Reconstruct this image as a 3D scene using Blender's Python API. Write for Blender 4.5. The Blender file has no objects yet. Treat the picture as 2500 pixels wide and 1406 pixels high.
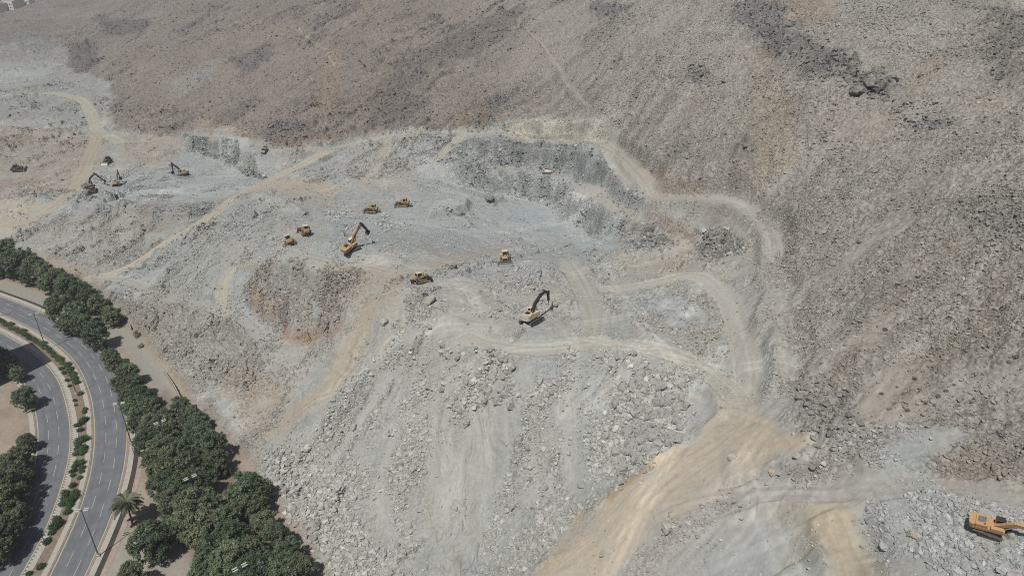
import bpy, bmesh, math, time
import numpy as np
from mathutils import Vector, Matrix
T0 = time.time()
rng = np.random.default_rng(7)
scene = bpy.context.scene
COL = scene.collection
PI = math.pi
rad = math.radians

# ------------------------------------------------------------------ camera
W0, H0 = 2500.0, 1406.0            # frame the survey points were read in
FPX = 1690.0
CAMH = 140.0
PITCH = rad(27.0)
CP, SP = math.cos(PITCH), math.sin(PITCH)

def raydir(u, v):
    xn = (np.asarray(u, float) - W0/2)/FPX
    yn = (np.asarray(v, float) - H0/2)/FPX
    return np.stack([xn, CP - yn*SP, -SP - yn*CP], -1)

def kdrop(v):
    return SP + CP*(v - H0/2)/FPX

def project(x, y, z):
    h = z - CAMH
    d = y*CP - h*SP
    return W0/2 + FPX*x/d, H0/2 - FPX*(y*SP + h*CP)/d, d

# ------------------------------------------------------------------ noise
def _hash(ix, iy, seed):
    n = (ix.astype(np.int64)*374761393 + iy.astype(np.int64)*668265263 + seed*1442695041) & 0xffffffff
    n = ((n ^ (n >> 13))*1274126177) & 0xffffffff
    n = n ^ (n >> 16)
    n = (n*2246822519) & 0xffffffff
    n = n ^ (n >> 15)
    return (n & 0xffffff).astype(np.float32)/np.float32(16777216.0)

def perlin(x, y, seed=0):
    ix = np.floor(x); iy = np.floor(y)
    fx = (x - ix).astype(np.float32); fy = (y - iy).astype(np.float32)
    ix = ix.astype(np.int64); iy = iy.astype(np.int64)
    u = fx*fx*fx*(fx*(fx*6 - 15) + 10); v = fy*fy*fy*(fy*(fy*6 - 15) + 10)
    def g(a, b, dx, dy):
        t = _hash(ix + a, iy + b, seed)*np.float32(2*PI)
        return np.cos(t)*dx + np.sin(t)*dy
    n00 = g(0, 0, fx, fy); n10 = g(1, 0, fx - 1, fy)
    n01 = g(0, 1, fx, fy - 1); n11 = g(1, 1, fx - 1, fy - 1)
    a = n00 + u*(n10 - n00); b = n01 + u*(n11 - n01)
    return (a + v*(b - a))*np.float32(1.5)

def fbm(x, y, seed=0, octs=4, gain=0.5):
    s = 0; a = 1.0; f = 1.0; t = 0
    for o in range(octs):
        s = s + a*perlin(x*f, y*f, seed + o*17); t += a
        a *= gain; f *= 2.03
    return s/t

def ridged(x, y, seed=0, octs=3):
    s = 0; a = 1.0; f = 1.0; t = 0
    for o in range(octs):
        s = s + a*(1 - np.abs(perlin(x*f, y*f, seed + o*13))*1.6); t += a
        a *= 0.5; f *= 2.1
    return s/t

def worley(x, y, seed=0):
    """distance to the nearest feature point, and that cell's random value"""
    ix = np.floor(x).astype(np.int64); iy = np.floor(y).astype(np.int64)
    best = np.full(x.shape, 9.0, np.float32); cid = np.zeros(x.shape, np.float32)
    for a in (-1, 0, 1):
        for b in (-1, 0, 1):
            px = ix + a + _hash(ix + a, iy + b, seed); py = iy + b + _hash(ix + a, iy + b, seed + 5)
            d = ((px - x)**2 + (py - y)**2).astype(np.float32)
            m = d < best
            best = np.where(m, d, best)
            cid = np.where(m, _hash(ix + a, iy + b, seed + 9), cid)
    return np.sqrt(best), cid

def sstep(a, b, x):
    t = np.clip((x - a)/(b - a), 0, 1)
    return t*t*(3 - 2*t)

def P(s):
    """'u,v u,v ...' survey string to an array"""
    return np.array([[float(q) for q in t.split(',')] for t in s.split()])

SAT = 0.70
WB = np.array([0.995, 1.0, 0.985])
def lin(c):
    c = np.asarray(c, float)/255.0
    g = (c*np.array([.3, .5, .2])).sum(-1, keepdims=True); c = (g + (c - g)*SAT)*WB
    return np.where(c <= 0.04045, c/12.92, ((c + 0.055)/1.055)**2.4)

# ------------------------------------------------------------------ base relief from survey points (u, v, elevation)
CTRL = P("""0,900,0 0,1400,0 150,1100,0 300,1000,0 300,1300,0 500,1400,0 0,730,0 150,790,0 450,1100,0.3 600,1300,0.3 700,1400,0.5
-300,800,0 -300,1200,0 0,640,1 150,700,0.5 300,850,0 -300,1700,0 600,1800,0 400,1020,0.3
230,690,2 330,800,1.5 400,900,1.5 470,970,1.5 560,1080,1.2 640,1150,1.2 690,1210,1.2 760,1320,1.2 820,1410,1.2
0,560,3 100,600,3 150,500,12 100,480,10 0,480,5 300,520,15 450,540,16 560,500,20 300,630,5 400,590,9
300,660,4 400,600,9 500,540,14 600,470,19 700,420,22 830,360,27
235,460,14 285,445,14 450,417,17 265,395,16 40,415,10 300,340,16 200,300,15 100,235,18 230,190,25 60,180,22 60,130,30 150,110,34
60,15,42 150,60,45 300,150,38 300,0,66 500,250,30 500,100,56 500,330,24 400,300,22 500,0,80
620,330,30 640,366,28 750,330,33 750,200,48 750,50,75 750,0,85 1000,300,37 1000,200,51 1000,100,68 1000,0,90
1200,330,42 1350,300,47 1350,150,67 1350,0,95 1130,320,40 1060,390,34 1000,430,29 900,420,28 820,460,25
910,512,27 985,497,28 1100,490,29 1200,480,28 1300,480,29 1400,510,31 1500,560,33
855,580,33 745,570,31 710,595,31 620,500,25 560,600,24 450,640,14 420,700,8 500,755,12 560,750,15 590,640,25 680,625,31
640,650,32 740,650,37 850,660,38 700,820,17 800,820,22 600,790,14 650,860,14 560,880,9 480,850,6 420,780,6 340,730,4
800,930,18 700,1000,8 620,1010,5 560,1000,4 900,800,31
960,690,41 1025,685,41 1000,800,38 1100,640,37 1235,640,36 1150,750,40 1300,770,41 1300,680,38 1420,640,38 1450,770,43
1150,840,40 1250,850,42 1430,860,43 1000,900,28 900,1000,17 800,1100,8 720,1160,3 1000,1100,16 1100,1000,27 1200,1000,31 1300,1000,35
1400,1000,37 1400,1150,27 1250,1200,18 1100,1200,13 950,1250,6 850,1300,3 1000,1400,5 1150,1400,9 1250,1400,15 1320,1400,22 1450,1320,28
1500,1220,33 1650,1110,40 1800,1000,47 1810,940,48 1740,920,46 1600,860,45 1600,1000,41 1550,1100,36
1690,668,46 1750,700,47 1800,800,48 1650,780,44 1550,700,41 1500,640,39 1600,600,41
1590,470,47 1700,488,51 1800,495,54 1860,540,55 1890,620,55 1850,670,53 1760,640,48 1650,560,44
1600,400,55 1600,200,76 1600,0,104 1800,400,66 1800,200,82 1800,0,107 2000,500,70 2000,300,82 2000,100,99 2000,0,109
1950,700,59 1950,850,57 2000,1000,57 2100,700,67 2100,850,63 2200,1000,63 2300,700,74 2300,400,84 2300,100,103 2300,0,113
2500,400,91 2500,700,81 2500,1000,70 2500,100,106 2500,0,115 2700,700,88 2700,1000,75 2700,300,100 2700,1300,66
1990,1085,56 2100,1110,59 2300,1120,63 1900,1150,50 2000,1250,53 2140,1190,58 2420,1290,63 2500,1400,63 2250,1300,59 2200,1400,57
2000,1400,49 1800,1300,44 1750,1200,44 1700,1380,38 1550,1400,31 1250,1900,5 1900,1900,40 2500,1900,55
-400,500,5 -400,300,15 -400,100,40""")
def ctrl_world():
    k = kdrop(CTRL[:, 1]); D = (CAMH - CTRL[:, 2])/k
    d = raydir(CTRL[:, 0], CTRL[:, 1])*D[:, None]
    pts = [np.c_[d[:, 0], d[:, 1], CTRL[:, 2]]]
    for (u, v, D) in [(0, -80, 1800), (500, -80, 900), (1250, -80, 680), (2000, -80, 470), (2500, -80, 400), (-600, -60, 1500),
                      (0, -155, 2200), (500, -155, 1300), (1250, -155, 900), (2000, -155, 640), (2500, -155, 560), (3000, -100, 430)]:
        r = raydir(u, v)*D
        pts.append(np.array([[r[0], r[1], CAMH + r[2]]]))
    return np.concatenate(pts)
CW = ctrl_world()
def tps_fit(P3, lam):
    X = P3[:, :2]/100.0
    n = len(X)
    r2 = ((X[:, None] - X[None])**2).sum(-1)
    K = 0.5*r2*np.log(r2 + 1e-12) + np.eye(n)*lam
    A = np.zeros((n + 3, n + 3)); A[:n, :n] = K
    Q = np.c_[np.ones(n), X]; A[:n, n:] = Q; A[n:, :n] = Q.T
    return X, np.linalg.solve(A, np.r_[P3[:, 2], np.zeros(3)])
TX, TW = tps_fit(CW, 0.002)
GX0, GY0, GS = -1500.0, -120.0, 4.0
GNX, GNY = 700, 640
def tps_grid():
    gx = GX0 + GS*np.arange(GNX); gy = GY0 + GS*np.arange(GNY)
    out = np.zeros((GNY, GNX))
    for j in range(0, GNY, 40):
        yy, xx = np.meshgrid(gy[j:j+40], gx, indexing='ij')
        q = np.stack([xx, yy], -1).reshape(-1, 2)/100.0
        r2 = ((q[:, None, :] - TX[None])**2).sum(-1).astype(np.float32)
        k = 0.5*r2*np.log(r2 + np.float32(1e-9))
        out[j:j+40] = (k @ TW[:len(TX)].astype(np.float32) + TW[-3] + q @ TW[-2:]).reshape(xx.shape)
    return np.clip(out, -3, 190)
BASE = tps_grid()
def Hbase(x, y):
    fx = np.clip((np.asarray(x, float) - GX0)/GS, 0, GNX - 1.001); fy = np.clip((np.asarray(y, float) - GY0)/GS, 0, GNY - 1.001)
    ix = fx.astype(int); iy = fy.astype(int); fx = fx - ix; fy = fy - iy
    a = BASE[iy, ix]*(1 - fx) + BASE[iy, ix+1]*fx
    b = BASE[iy+1, ix]*(1 - fx) + BASE[iy+1, ix+1]*fx
    return a*(1 - fy) + b*fy

TS = np.concatenate([np.arange(40, 500, 0.5), 500*1.002**np.arange(0, 900)])
def raycast(uv, H):
    uv = np.atleast_2d(np.asarray(uv, float))
    d = raydir(uv[:, 0], uv[:, 1])
    out = np.zeros((len(uv), 3))
    for i in range(len(uv)):
        p = d[i][None]*TS[:, None]
        g = CAMH + p[:, 2] - H(p[:, 0], p[:, 1])
        w = np.nonzero(g < 0)[0]
        j = max(1, w[0]) if len(w) else len(TS) - 1
        g0, g1 = g[j-1], g[j]
        f = g0/(g0 - g1) if g0 > g1 and g0 > 0 else 0.0
        t = TS[j-1] + (TS[j] - TS[j-1])*min(max(f, 0), 1)
        out[i] = d[i]*t + np.array([0, 0, CAMH])
    return out
def ground0(uv):
    """where survey directions meet the level road plain z = 0"""
    uv = np.atleast_2d(np.asarray(uv, float)); d = raydir(uv[:, 0], uv[:, 1])
    t = -CAMH/d[:, 2]
    return d[:, :2]*t[:, None]

def smooth_line(pts, step=1.0, closed=False):
    """Catmull-Rom resample to even steps"""
    p = np.asarray(pts, float)
    q = np.vstack([p[0]*2 - p[1], p, p[-1]*2 - p[-2]])
    out = []
    for i in range(1, len(q) - 2):
        n = max(2, int(np.linalg.norm(q[i+1] - q[i])/step*2))
        t = np.linspace(0, 1, n, endpoint=False)[:, None]
        a, b, c, d = q[i-1], q[i], q[i+1], q[i+2]
        out.append(0.5*((2*b) + (c - a)*t + (2*a - 5*b + 4*c - d)*t**2 + (3*b - a - 3*c + d)*t**3))
    out.append(p[-1:])
    o = np.concatenate(out)
    s = np.r_[0, np.cumsum(np.linalg.norm(np.diff(o, axis=0), axis=1))]
    m = max(2, int(s[-1]/step) + 1)
    ss = np.linspace(0, s[-1], m)
    return np.stack([np.interp(ss, s, o[:, k]) for k in range(o.shape[1])], -1)

def seg_dist(px, py, line, closed=False):
    """distance, signed side and along-length to a polyline"""
    L = np.asarray(line, float)
    if closed: L = np.vstack([L, L[:1]])
    best = np.full(px.shape, 1e12); side = np.zeros(px.shape); along = np.zeros(px.shape); s0 = 0.0
    for i in range(len(L) - 1):
        ax, ay = L[i]; bx, by = L[i+1]
        dx, dy = bx - ax, by - ay; l2 = dx*dx + dy*dy + 1e-9
        t = np.clip(((px - ax)*dx + (py - ay)*dy)/l2, 0, 1)
        d2 = (px - ax - t*dx)**2 + (py - ay - t*dy)**2
        m = d2 < best
        best = np.where(m, d2, best)
        side = np.where(m, np.sign((px - ax)*dy - (py - ay)*dx), side)   # + right of the direction of travel
        along = np.where(m, s0 + t*math.sqrt(l2), along)
        s0 += math.sqrt(l2)
    return np.sqrt(best), side, along
def inside(px, py, poly):
    L = np.asarray(poly, float); c = np.zeros(px.shape, bool)
    j = len(L) - 1
    for i in range(len(L)):
        xi, yi = L[i]; xj, yj = L[j]
        m = ((yi > py) != (yj > py))
        with np.errstate(divide='ignore', invalid='ignore'):
            c ^= m & (px < (xj - xi)*(py - yi)/((yj - yi) if yj != yi else 1e-9) + xi)
        j = i
    return c
# ------------------------------------------------------------------ terrain grid: rings around the ground below the viewpoint
QUAL = 1.0
def make_r():
    r = [40.0]
    while r[-1] < 2400:
        q = r[-1]
        st = 0.26 if q < 300 else 0.26 + (q - 300)*0.0021 if q < 760 else 1.23 + (q - 760)*0.006
        r.append(q + st/QUAL)
    return np.array(r)
RR = make_r()
AZ = np.linspace(rad(-56), rad(56), int(1420*QUAL))
NR, NA = len(RR), len(AZ)
gaz, grr = np.meshgrid(AZ, RR)
X = (grr*np.sin(gaz)).ravel(); Y = (grr*np.cos(gaz)).ravel(); RG = grr.ravel()
AREA = (np.gradient(RR)[:, None]*RR[:, None]*(AZ[1] - AZ[0])*np.ones((1, NA))).ravel()
Z0 = Hbase(X, Y)
N = len(X)
print('grid', NR, NA, N, '%.1fs' % (time.time() - T0))

def pix2w(pts): return raycast(pts, Hbase)[:, :2]

# slowly varying wobble that makes every drawn edge irregular
WX = 3.0*perlin(X/19, Y/19, 301) + 1.2*perlin(X/6, Y/6, 302) + 0.5*perlin(X/2.2, Y/2.2, 303)
WY = 3.0*perlin(X/19, Y/19, 311) + 1.2*perlin(X/6, Y/6, 312) + 0.5*perlin(X/2.2, Y/2.2, 313)

def mask_poly(pts, soft, warp=1.0, world=False):
    """index list and 0..1 cover of a closed outline on the ground"""
    w = np.asarray(pts, float) if world else pix2w(pts)
    m = soft*2.5 + 6*warp
    lo, hi = w.min(0) - m, w.max(0) + m
    idx = np.nonzero((X > lo[0]) & (X < hi[0]) & (Y > lo[1]) & (Y < hi[1]))[0]
    px = X[idx] + WX[idx]*warp; py = Y[idx] + WY[idx]*warp
    d, _, _ = seg_dist(px, py, w, True)
    ins = inside(px, py, w)
    sd = np.where(ins, -d, d)
    return idx, 1 - sstep(-soft, soft, sd)
def mask_line(pts, width, soft, warp=0.35, world=False):
    w = np.asarray(pts, float) if world else pix2w(pts)
    if len(w) > 2: w = smooth_line(w, 4.0)
    m = width/2 + soft*2 + 4*warp
    lo, hi = w.min(0) - m, w.max(0) + m
    idx = np.nonzero((X > lo[0]) & (X < hi[0]) & (Y > lo[1]) & (Y < hi[1]))[0]
    px = X[idx] + WX[idx]*warp; py = Y[idx] + WY[idx]*warp
    d, s, al = seg_dist(px, py, w)
    return idx, 1 - sstep(width/2 - soft, width/2 + soft, d), d*s, al

# ---- classes of ground: weight arrays
hill = np.ones(N, np.float32)        # undisturbed stony hillside
outc = np.zeros(N, np.float32)       # bare rock outcrop
smooth = np.zeros(N, np.float32)     # wheel-packed earth
flat = np.zeros(N, np.float32)       # level road land
STEPZ = np.zeros(N)
tint = np.zeros((N, 3), np.float32)
def paint(idx, m, col, op=1.0):
    a = (m*op)[:, None].astype(np.float32)
    tint[idx] = tint[idx]*(1 - a) + a*lin(col).astype(np.float32)
def setw(arr, idx, m, val=1.0):
    arr[idx] = arr[idx]*(1 - m) + m*val

U0 = X*math.cos(rad(52)) + Y*math.sin(rad(52)); V0 = -X*math.sin(rad(52)) + Y*math.cos(rad(52))
# base hillside colour, warm grey brown changing to grey beige on the right
n1 = fbm(X/90, Y/90, 21, 4); n2 = fbm(X/25, Y/25, 31, 4); n3 = fbm(X/7, Y/7, 41, 3)
t = sstep(-60, 90, X + 0.10*Y - 40 + 30*n1)
ca, cb = lin((140, 129, 121)), lin((155, 150, 142))
tint[:] = (ca + (cb - ca)*t[:, None])
t = np.clip(0.5 + 1.1*n2, 0, 1)*0.16
tint += (lin((148, 124, 100)) - tint)*(t*sstep(0.0, 0.5, n1 + 0.2))[:, None]
t = sstep(0.12, 0.5, n3 - 0.4*n1)*0.3
tint += (lin((104, 100, 98)) - tint)*t[:, None]
nA = fbm(X/45, Y/45, 22, 5); nB = fbm(U0/40, V0/8, 24, 4)
tint *= (1 + .20*nA + .16*nB + .10*n3)[:, None]
t = sstep(.0, .4, fbm(X/33, Y/33, 26, 4) - .2)*.3
tint += (lin((150, 132, 108)) - tint)*t[:, None]
t = sstep(.0, .4, fbm(X/38, Y/38, 27, 4) - .15)*.4
tint += (lin((142, 141, 139)) - tint)*t[:, None]
t = sstep(260, 620, Y)*0.18
tint += (lin((124, 114, 107)) - tint)*t[:, None]

# strata of the natural hill rise to the right and away: stretched noise along that line
ca_, sa_ = math.cos(rad(52)), math.sin(rad(52))
U = X*ca_ + Y*sa_; V = -X*sa_ + Y*ca_
strat = ridged(U/70, V/14, 51, 4)
so = sstep(0.60, 0.80, strat + 0.25*n1)*sstep(-0.1, 0.3, fbm(X/130, Y/130, 77, 3) + 0.12)
so = so*np.where(X > 60 + 0.05*Y, 0.3, 1.0)*np.where(X > 10, 0.6, 1.0)
outc = np.maximum(outc, (so*0.9).astype(np.float32))
tint += (lin((108, 103, 101)) - tint)*(so*0.7)[:, None]

# ---- the worked ground (quarry) outline
QUARRY = P("""-150,120 0,112 70,92 150,108 168,130 160,160 230,190 280,215 270,260 262,310 330,330 420,336 480,318 560,328 620,358 700,362 830,347
960,320 1130,312 1180,318 1230,299 1330,292 1470,299 1490,340 1492,372 1540,430 1590,465 1700,478 1810,482 1885,540 1922,620 1938,700
1948,780 1945,850 1932,950 1960,1010 1995,1080 2100,1108 2250,1062 2340,1040 2370,1050 2330,1115 2310,1135 2400,1200 2540,1195 2600,1500
1250,1700 600,1700 760,1340 690,1210 640,1125 560,1045 480,965 420,905 350,832 300,772 230,692 60,622 -150,540""")
qi, qm = mask_poly(QUARRY, 3.5, 1.3)
quarry = np.zeros(N, np.float32); quarry[qi] = qm
hill = 1 - quarry
qn = fbm(X/30, Y/30, 61, 4); qn2 = fbm(X/9, Y/9, 71, 4)
qc = lin((159, 156, 150)) + (lin((152, 157, 157)) - lin((159, 156, 150)))*np.clip(0.5 + 1.3*qn, 0, 1)[:, None]
qc += (lin((168, 156, 138)) - qc)*(sstep(0.05, 0.45, qn2 - 0.4*qn)*0.45)[:, None]
qc += (lin((180, 180, 177)) - qc)*(sstep(0.1, 0.5, fbm(X/14, Y/14, 75, 4) - .3*qn2)*0.6)[:, None]
qn3 = fbm(X/3.2, Y/3.2, 73, 3)
qc *= (1 + 0.16*qn3)[:, None]
qc += (lin((128, 124, 120)) - qc)*(sstep(0.15, 0.5, -qn2)*0.25)[:, None]
tint[:] = tint*(1 - quarry[:, None]) + qc*quarry[:, None]

def region(pts, col, soft=4, op=0.8, warp=1.0, o=None, s=None, h=None):
    idx, m = mask_poly(P(pts), soft, warp)
    if col is not None:
        mm = m*np.clip(0.85 + 0.9*n3[idx] + 0.6*qn2[idx], 0.25, 1.15)
        paint(idx, np.clip(mm, 0, 1), col, op)
    if o is not None: setw(outc, idx, m, o)
    if s is not None: setw(smooth, idx, m, s)
    if h is not None: setw(hill, idx, m, h)
    return idx, m
CUTS = []; TRACKS = []
def track(pts, col, width, soft=0.4, op=0.8, s=0.92, warp=0.14, ruts=0.16, bank=True):
    idx, m, lat, al = mask_line(P(pts), width, soft, warp)
    if bank and ruts:
        # the bed is benched level into the slope: cut bank on the uphill side, fill on the other, small berms
        cl = smooth_line(pix2w(P(pts)), 4.0); zc = Hbase(cl[:, 0], cl[:, 1])
        kz = np.ones(7)/7; zc = np.convolve(np.pad(zc, 3, 'edge'), kz, 'valid')
        ss = np.r_[0, np.cumsum(np.linalg.norm(np.diff(cl, axis=0), axis=1))]
        ix2, m2, lat2, al2 = mask_line(P(pts), width + 3.2, 1.3, warp)
        tp = sstep(0, 8, al2)*sstep(0, 8, ss[-1] - al2)
        berm = .55*np.exp(-((np.abs(lat2) - width/2 - .7)/.55)**2)*(.5 + .9*perlin(al2/7, lat2*0, 411))
        CUTS.append((ix2, m2*tp*.85, np.interp(al2, ss, zc), np.clip(berm, 0, 1)*tp))
    paint(idx, m, col, op*1.0)
    if ruts and len(P(pts)) > 2 and op > .5: TRACKS.append((smooth_line(pix2w(P(pts)), 4.0), width))
    if ruts:
        r = perlin(lat*1.9 + 40, al/55, 401) + 0.6*perlin(lat*0.8, al/30, 402)
        tint[idx] *= (1 + ruts*r*m)[:, None].astype(np.float32)
    if s: setw(smooth, idx, m, s); setw(outc, idx, m, 0); setw(hill, idx, m, 0)

BLUE = (150, 160, 163); TAN = (176, 164, 144); LTAN = (168, 161, 149); PALE = (172, 171, 166); DARK = (106, 106, 108); BRN = (137, 128, 120); ORG = (160, 130, 106)
# blue-grey freshly blasted floors
region("1040,420 1180,440 1320,470 1400,510 1480,560 1560,600 1480,640 1380,650 1280,620 1160,600 1060,600 1000,640 940,600 900,620 800,600 780,560 880,520 1000,480", BLUE, 8, .75, 1.5)
region("1260,470 1340,480 1420,530 1500,580 1440,600 1340,560 1240,540", (152,164,168), 6, .7, 1.5, s=.5)
region("420,350 520,360 600,400 700,420 660,470 560,470 460,500 380,470 300,500 200,480 260,440 380,410", BLUE, 7, .7, 1.5)
region("560,385 640,420 600,432 520,410", (158,166,170), 3, .6, 1)
region("-100,135 120,152 190,175 150,200 60,215 -100,225", (144,150,150), 7, .45, 1.5)
region("0,225 60,180 160,165 230,190 268,215 258,270 230,300 120,290 -80,300 -80,235", (138,140,138), 6, .8, 1.5)
region("-80,150 60,178 130,175 60,212 -80,222", (160,166,166), 5, .6, 1.5, s=.3)
region("150,500 300,505 420,490 560,468 600,480 480,540 300,530 160,520", (140,146,148), 4, .5, 1.5)
cut = np.zeros(N, np.float32)
# right rim of the workings, dusted with the same stones as the hillside
region("1880,500 1930,560 1960,700 1965,860 1950,960 1900,940 1900,840 1880,700 1860,620 1840,540", (156, 149, 140), 4, .85, 1.5)
region("1822,760 1900,680 1930,800 1930,960 1890,960 1850,850", (159, 153, 144), 4, .85, 1.5)
# left flank: buff and reddish earth
region("-90,100 70,90 165,110 170,160 110,150 -90,150", (136, 133, 127), 5, .8, 1.5, o=.4)
region("-80,215 60,205 170,175 240,205 262,240 180,215 60,225 -80,235", (150, 150, 146), 5, .7, 1.5)
region("-80,310 100,315 220,320 280,345 260,400 160,470 60,490 -80,490", (153,137,121), 7, .7, 1.5)
region("-60,325 80,332 60,350 -60,348", (140,116,100), 3, .6, 1)
region("-60,440 90,430 80,455 -60,470", (138,116,100), 3, .5, 1)
region("280,330 420,335 470,345 400,400 300,400", (163,146,128), 5, .7, 1.5)
region("-80,490 60,490 120,505 80,560 0,580 -80,570", TAN, 4, .8, 1, s=.6)
region("10,590 60,605 120,625 220,665 200,685 60,640 0,610", (165,148,126), 2, .8, .5, s=.8)
region("60,530 250,512 480,545 540,500 560,490 500,545 330,640 230,675 120,630 60,600", (148,144,136), 4, .6, 1)
region("380,505 560,488 520,530 420,565 300,545", (141,131,122), 3, .5, 1)
# mid slopes
region("370,650 560,490 660,490 700,540 660,620 590,640 555,720 480,745 380,690", (147,150,147), 4, .6, 1)
region("600,690 640,655 720,645 850,655 905,680 865,720 820,790 760,802 700,792 660,790 615,740", (150, 138, 127), 5, .7, 2.0, o=.7)
region("605,690 628,700 680,775 660,785 620,740", (172,146,116), 1.2, .8, .6, o=.5)
region("680,790 760,800 835,785 820,812 730,830 690,825", (158,124,99), 2, .85, .8, o=.5)
region("290,722 400,735 520,770 600,795 655,865 600,955 520,955 430,895 350,830", (146,139,128), 3, .75, 1, o=.65)
region("450,850 540,840 560,900 490,940 440,905", (156,156,152), 3, .6, 1, o=.7)
region("560,930 630,870 690,900 700,990 650,1045 580,1040", (161,144,124), 5, .7, 1.2)
region("410,905 450,925 490,975 470,985 430,940", (150,124,104), 2, .6, .8)
region("880,690 990,670 1010,700 950,760 900,740", (160,142,122), 4, .7, 1.2)
track("905,760 850,880 790,960 700,1040", (166,149,126), 9, 3, .7, s=.6, warp=1.0)
track("960,740 950,800 925,870", (160,150,132), 6, 3, .5, s=.4, warp=1.0)
region("640,1040 720,1000 660,1090 640,1120 600,1060", (160,148,130), 3, .6, 1)
# rubble aprons (pale)
region("700,1200 660,1130 830,960 920,870 1060,860 1100,840 1240,880 1240,1000 1160,1020 1060,1100 1030,1200 1040,1420 820,1420", (157,158,154), 3, .8, 1)
region("1060,1010 1160,1000 1240,1000 1245,1080 1210,1220 1180,1380 1060,1400 1035,1200", (163,161,154), 3, .75, 1, s=.7)
region("1000,1010 1120,1010 1240,1010 1210,1200 1050,1200", (170,169,164), 4, .5, 1, s=.75)
region("1240,1000 1440,980 1490,1180 1430,1240 1290,1400 1180,1400", (155,157,155), 3, .7, 1)
region("1000,690 1200,690 1380,690 1440,760 1400,850 1200,850 1080,800 1000,780", (160,158,151), 7, .6, 1.5, s=.3)
region("1080,760 1180,720 1260,740 1250,800 1180,840 1090,800", (168,165,156), 5, .6, 1.2, s=.5)
region("1130,770 1160,775 1155,795 1130,790", (140,124,104), 2, .6, 1)
region("1480,620 1640,610 1760,640 1700,665 1500,700", (164,154,140), 5, .6, 1.5)
region("1600,600 1660,560 1720,620 1640,650", (168,152,130), 4, .6, 1.2)
region("1560,500 1700,500 1830,520 1880,600 1860,650 1740,650 1600,600", (156,150,141), 4, .6, 1)
region("1700,510 1790,510 1800,570 1700,575", (128,122,116), 3, .7, 1)
region("1780,520 1850,560 1870,640 1810,640 1770,580", (160,157,150), 3, .5, 1)
# cut faces
i_, m_ = region("1225,305 1330,297 1470,302 1486,335 1470,350 1380,352 1270,340 1225,330", (170,160,142), 1.5, .8, .6, o=.55); setw(cut, i_, m_)
i_, m_ = region("1105,350 1160,345 1240,352 1330,358 1420,378 1480,432 1545,478 1565,500 1540,508 1470,460 1400,425 1320,405 1210,395 1120,400", (130,136,137), 2.0, .85, 1.0, o=1.0); setw(cut, i_, m_)
i_, m_ = region("1060,395 1120,395 1200,420 1290,435 1340,440 1400,480 1480,515 1530,560 1500,565 1430,530 1340,480 1240,455 1130,435", (138,145,147), 2.0, .85, 1.0, o=1.0); setw(cut, i_, m_)
region("1010,408 1060,398 1180,440 1270,450 1340,470 1340,482 1230,462 1110,445 1030,425", (174,178,178), 1.5, .65, 1)
region("1210,400 1300,410 1340,420 1330,435 1240,425", (160,164,160), 2, .7, .8, o=.2, s=.6)
region("1390,440 1450,455 1520,500 1570,530 1600,560 1560,560 1480,510 1400,470", (163,156,144), 1.5, .8, .5, o=.1, s=.7)
i_, m_ = region("1340,430 1420,470 1500,530 1530,550 1480,540 1400,495 1330,452", (170,172,170), 1.5, .55, .8, o=.7); setw(cut, i_, m_)
i_, m_ = region("1500,550 1590,545 1620,590 1570,610 1500,590", (138,132,125), 2, .7, .8, o=.9); setw(cut, i_, m_)
i_, m_ = region("1680,565 1790,570 1800,620 1740,640 1690,605", (128,122,116), 2, .8, .8, o=.9); setw(cut, i_, m_)
i_, m_ = region("425,330 500,335 560,355 600,380 640,415 655,440 600,420 540,375 440,352", (140,145,141), 2, .85, 1.2, o=.9); setw(cut, i_, m_)
region("520,345 590,350 610,372 560,372", (176,178,174), 2, .7, .8)
region("480,300 560,296 610,320 620,355 560,335 480,322", (168,150,126), 3, .6, 1, o=.3)
region("40,85 110,82 150,110 110,135 40,125", (118,124,122), 3, .6, 1, o=.7)
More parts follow.
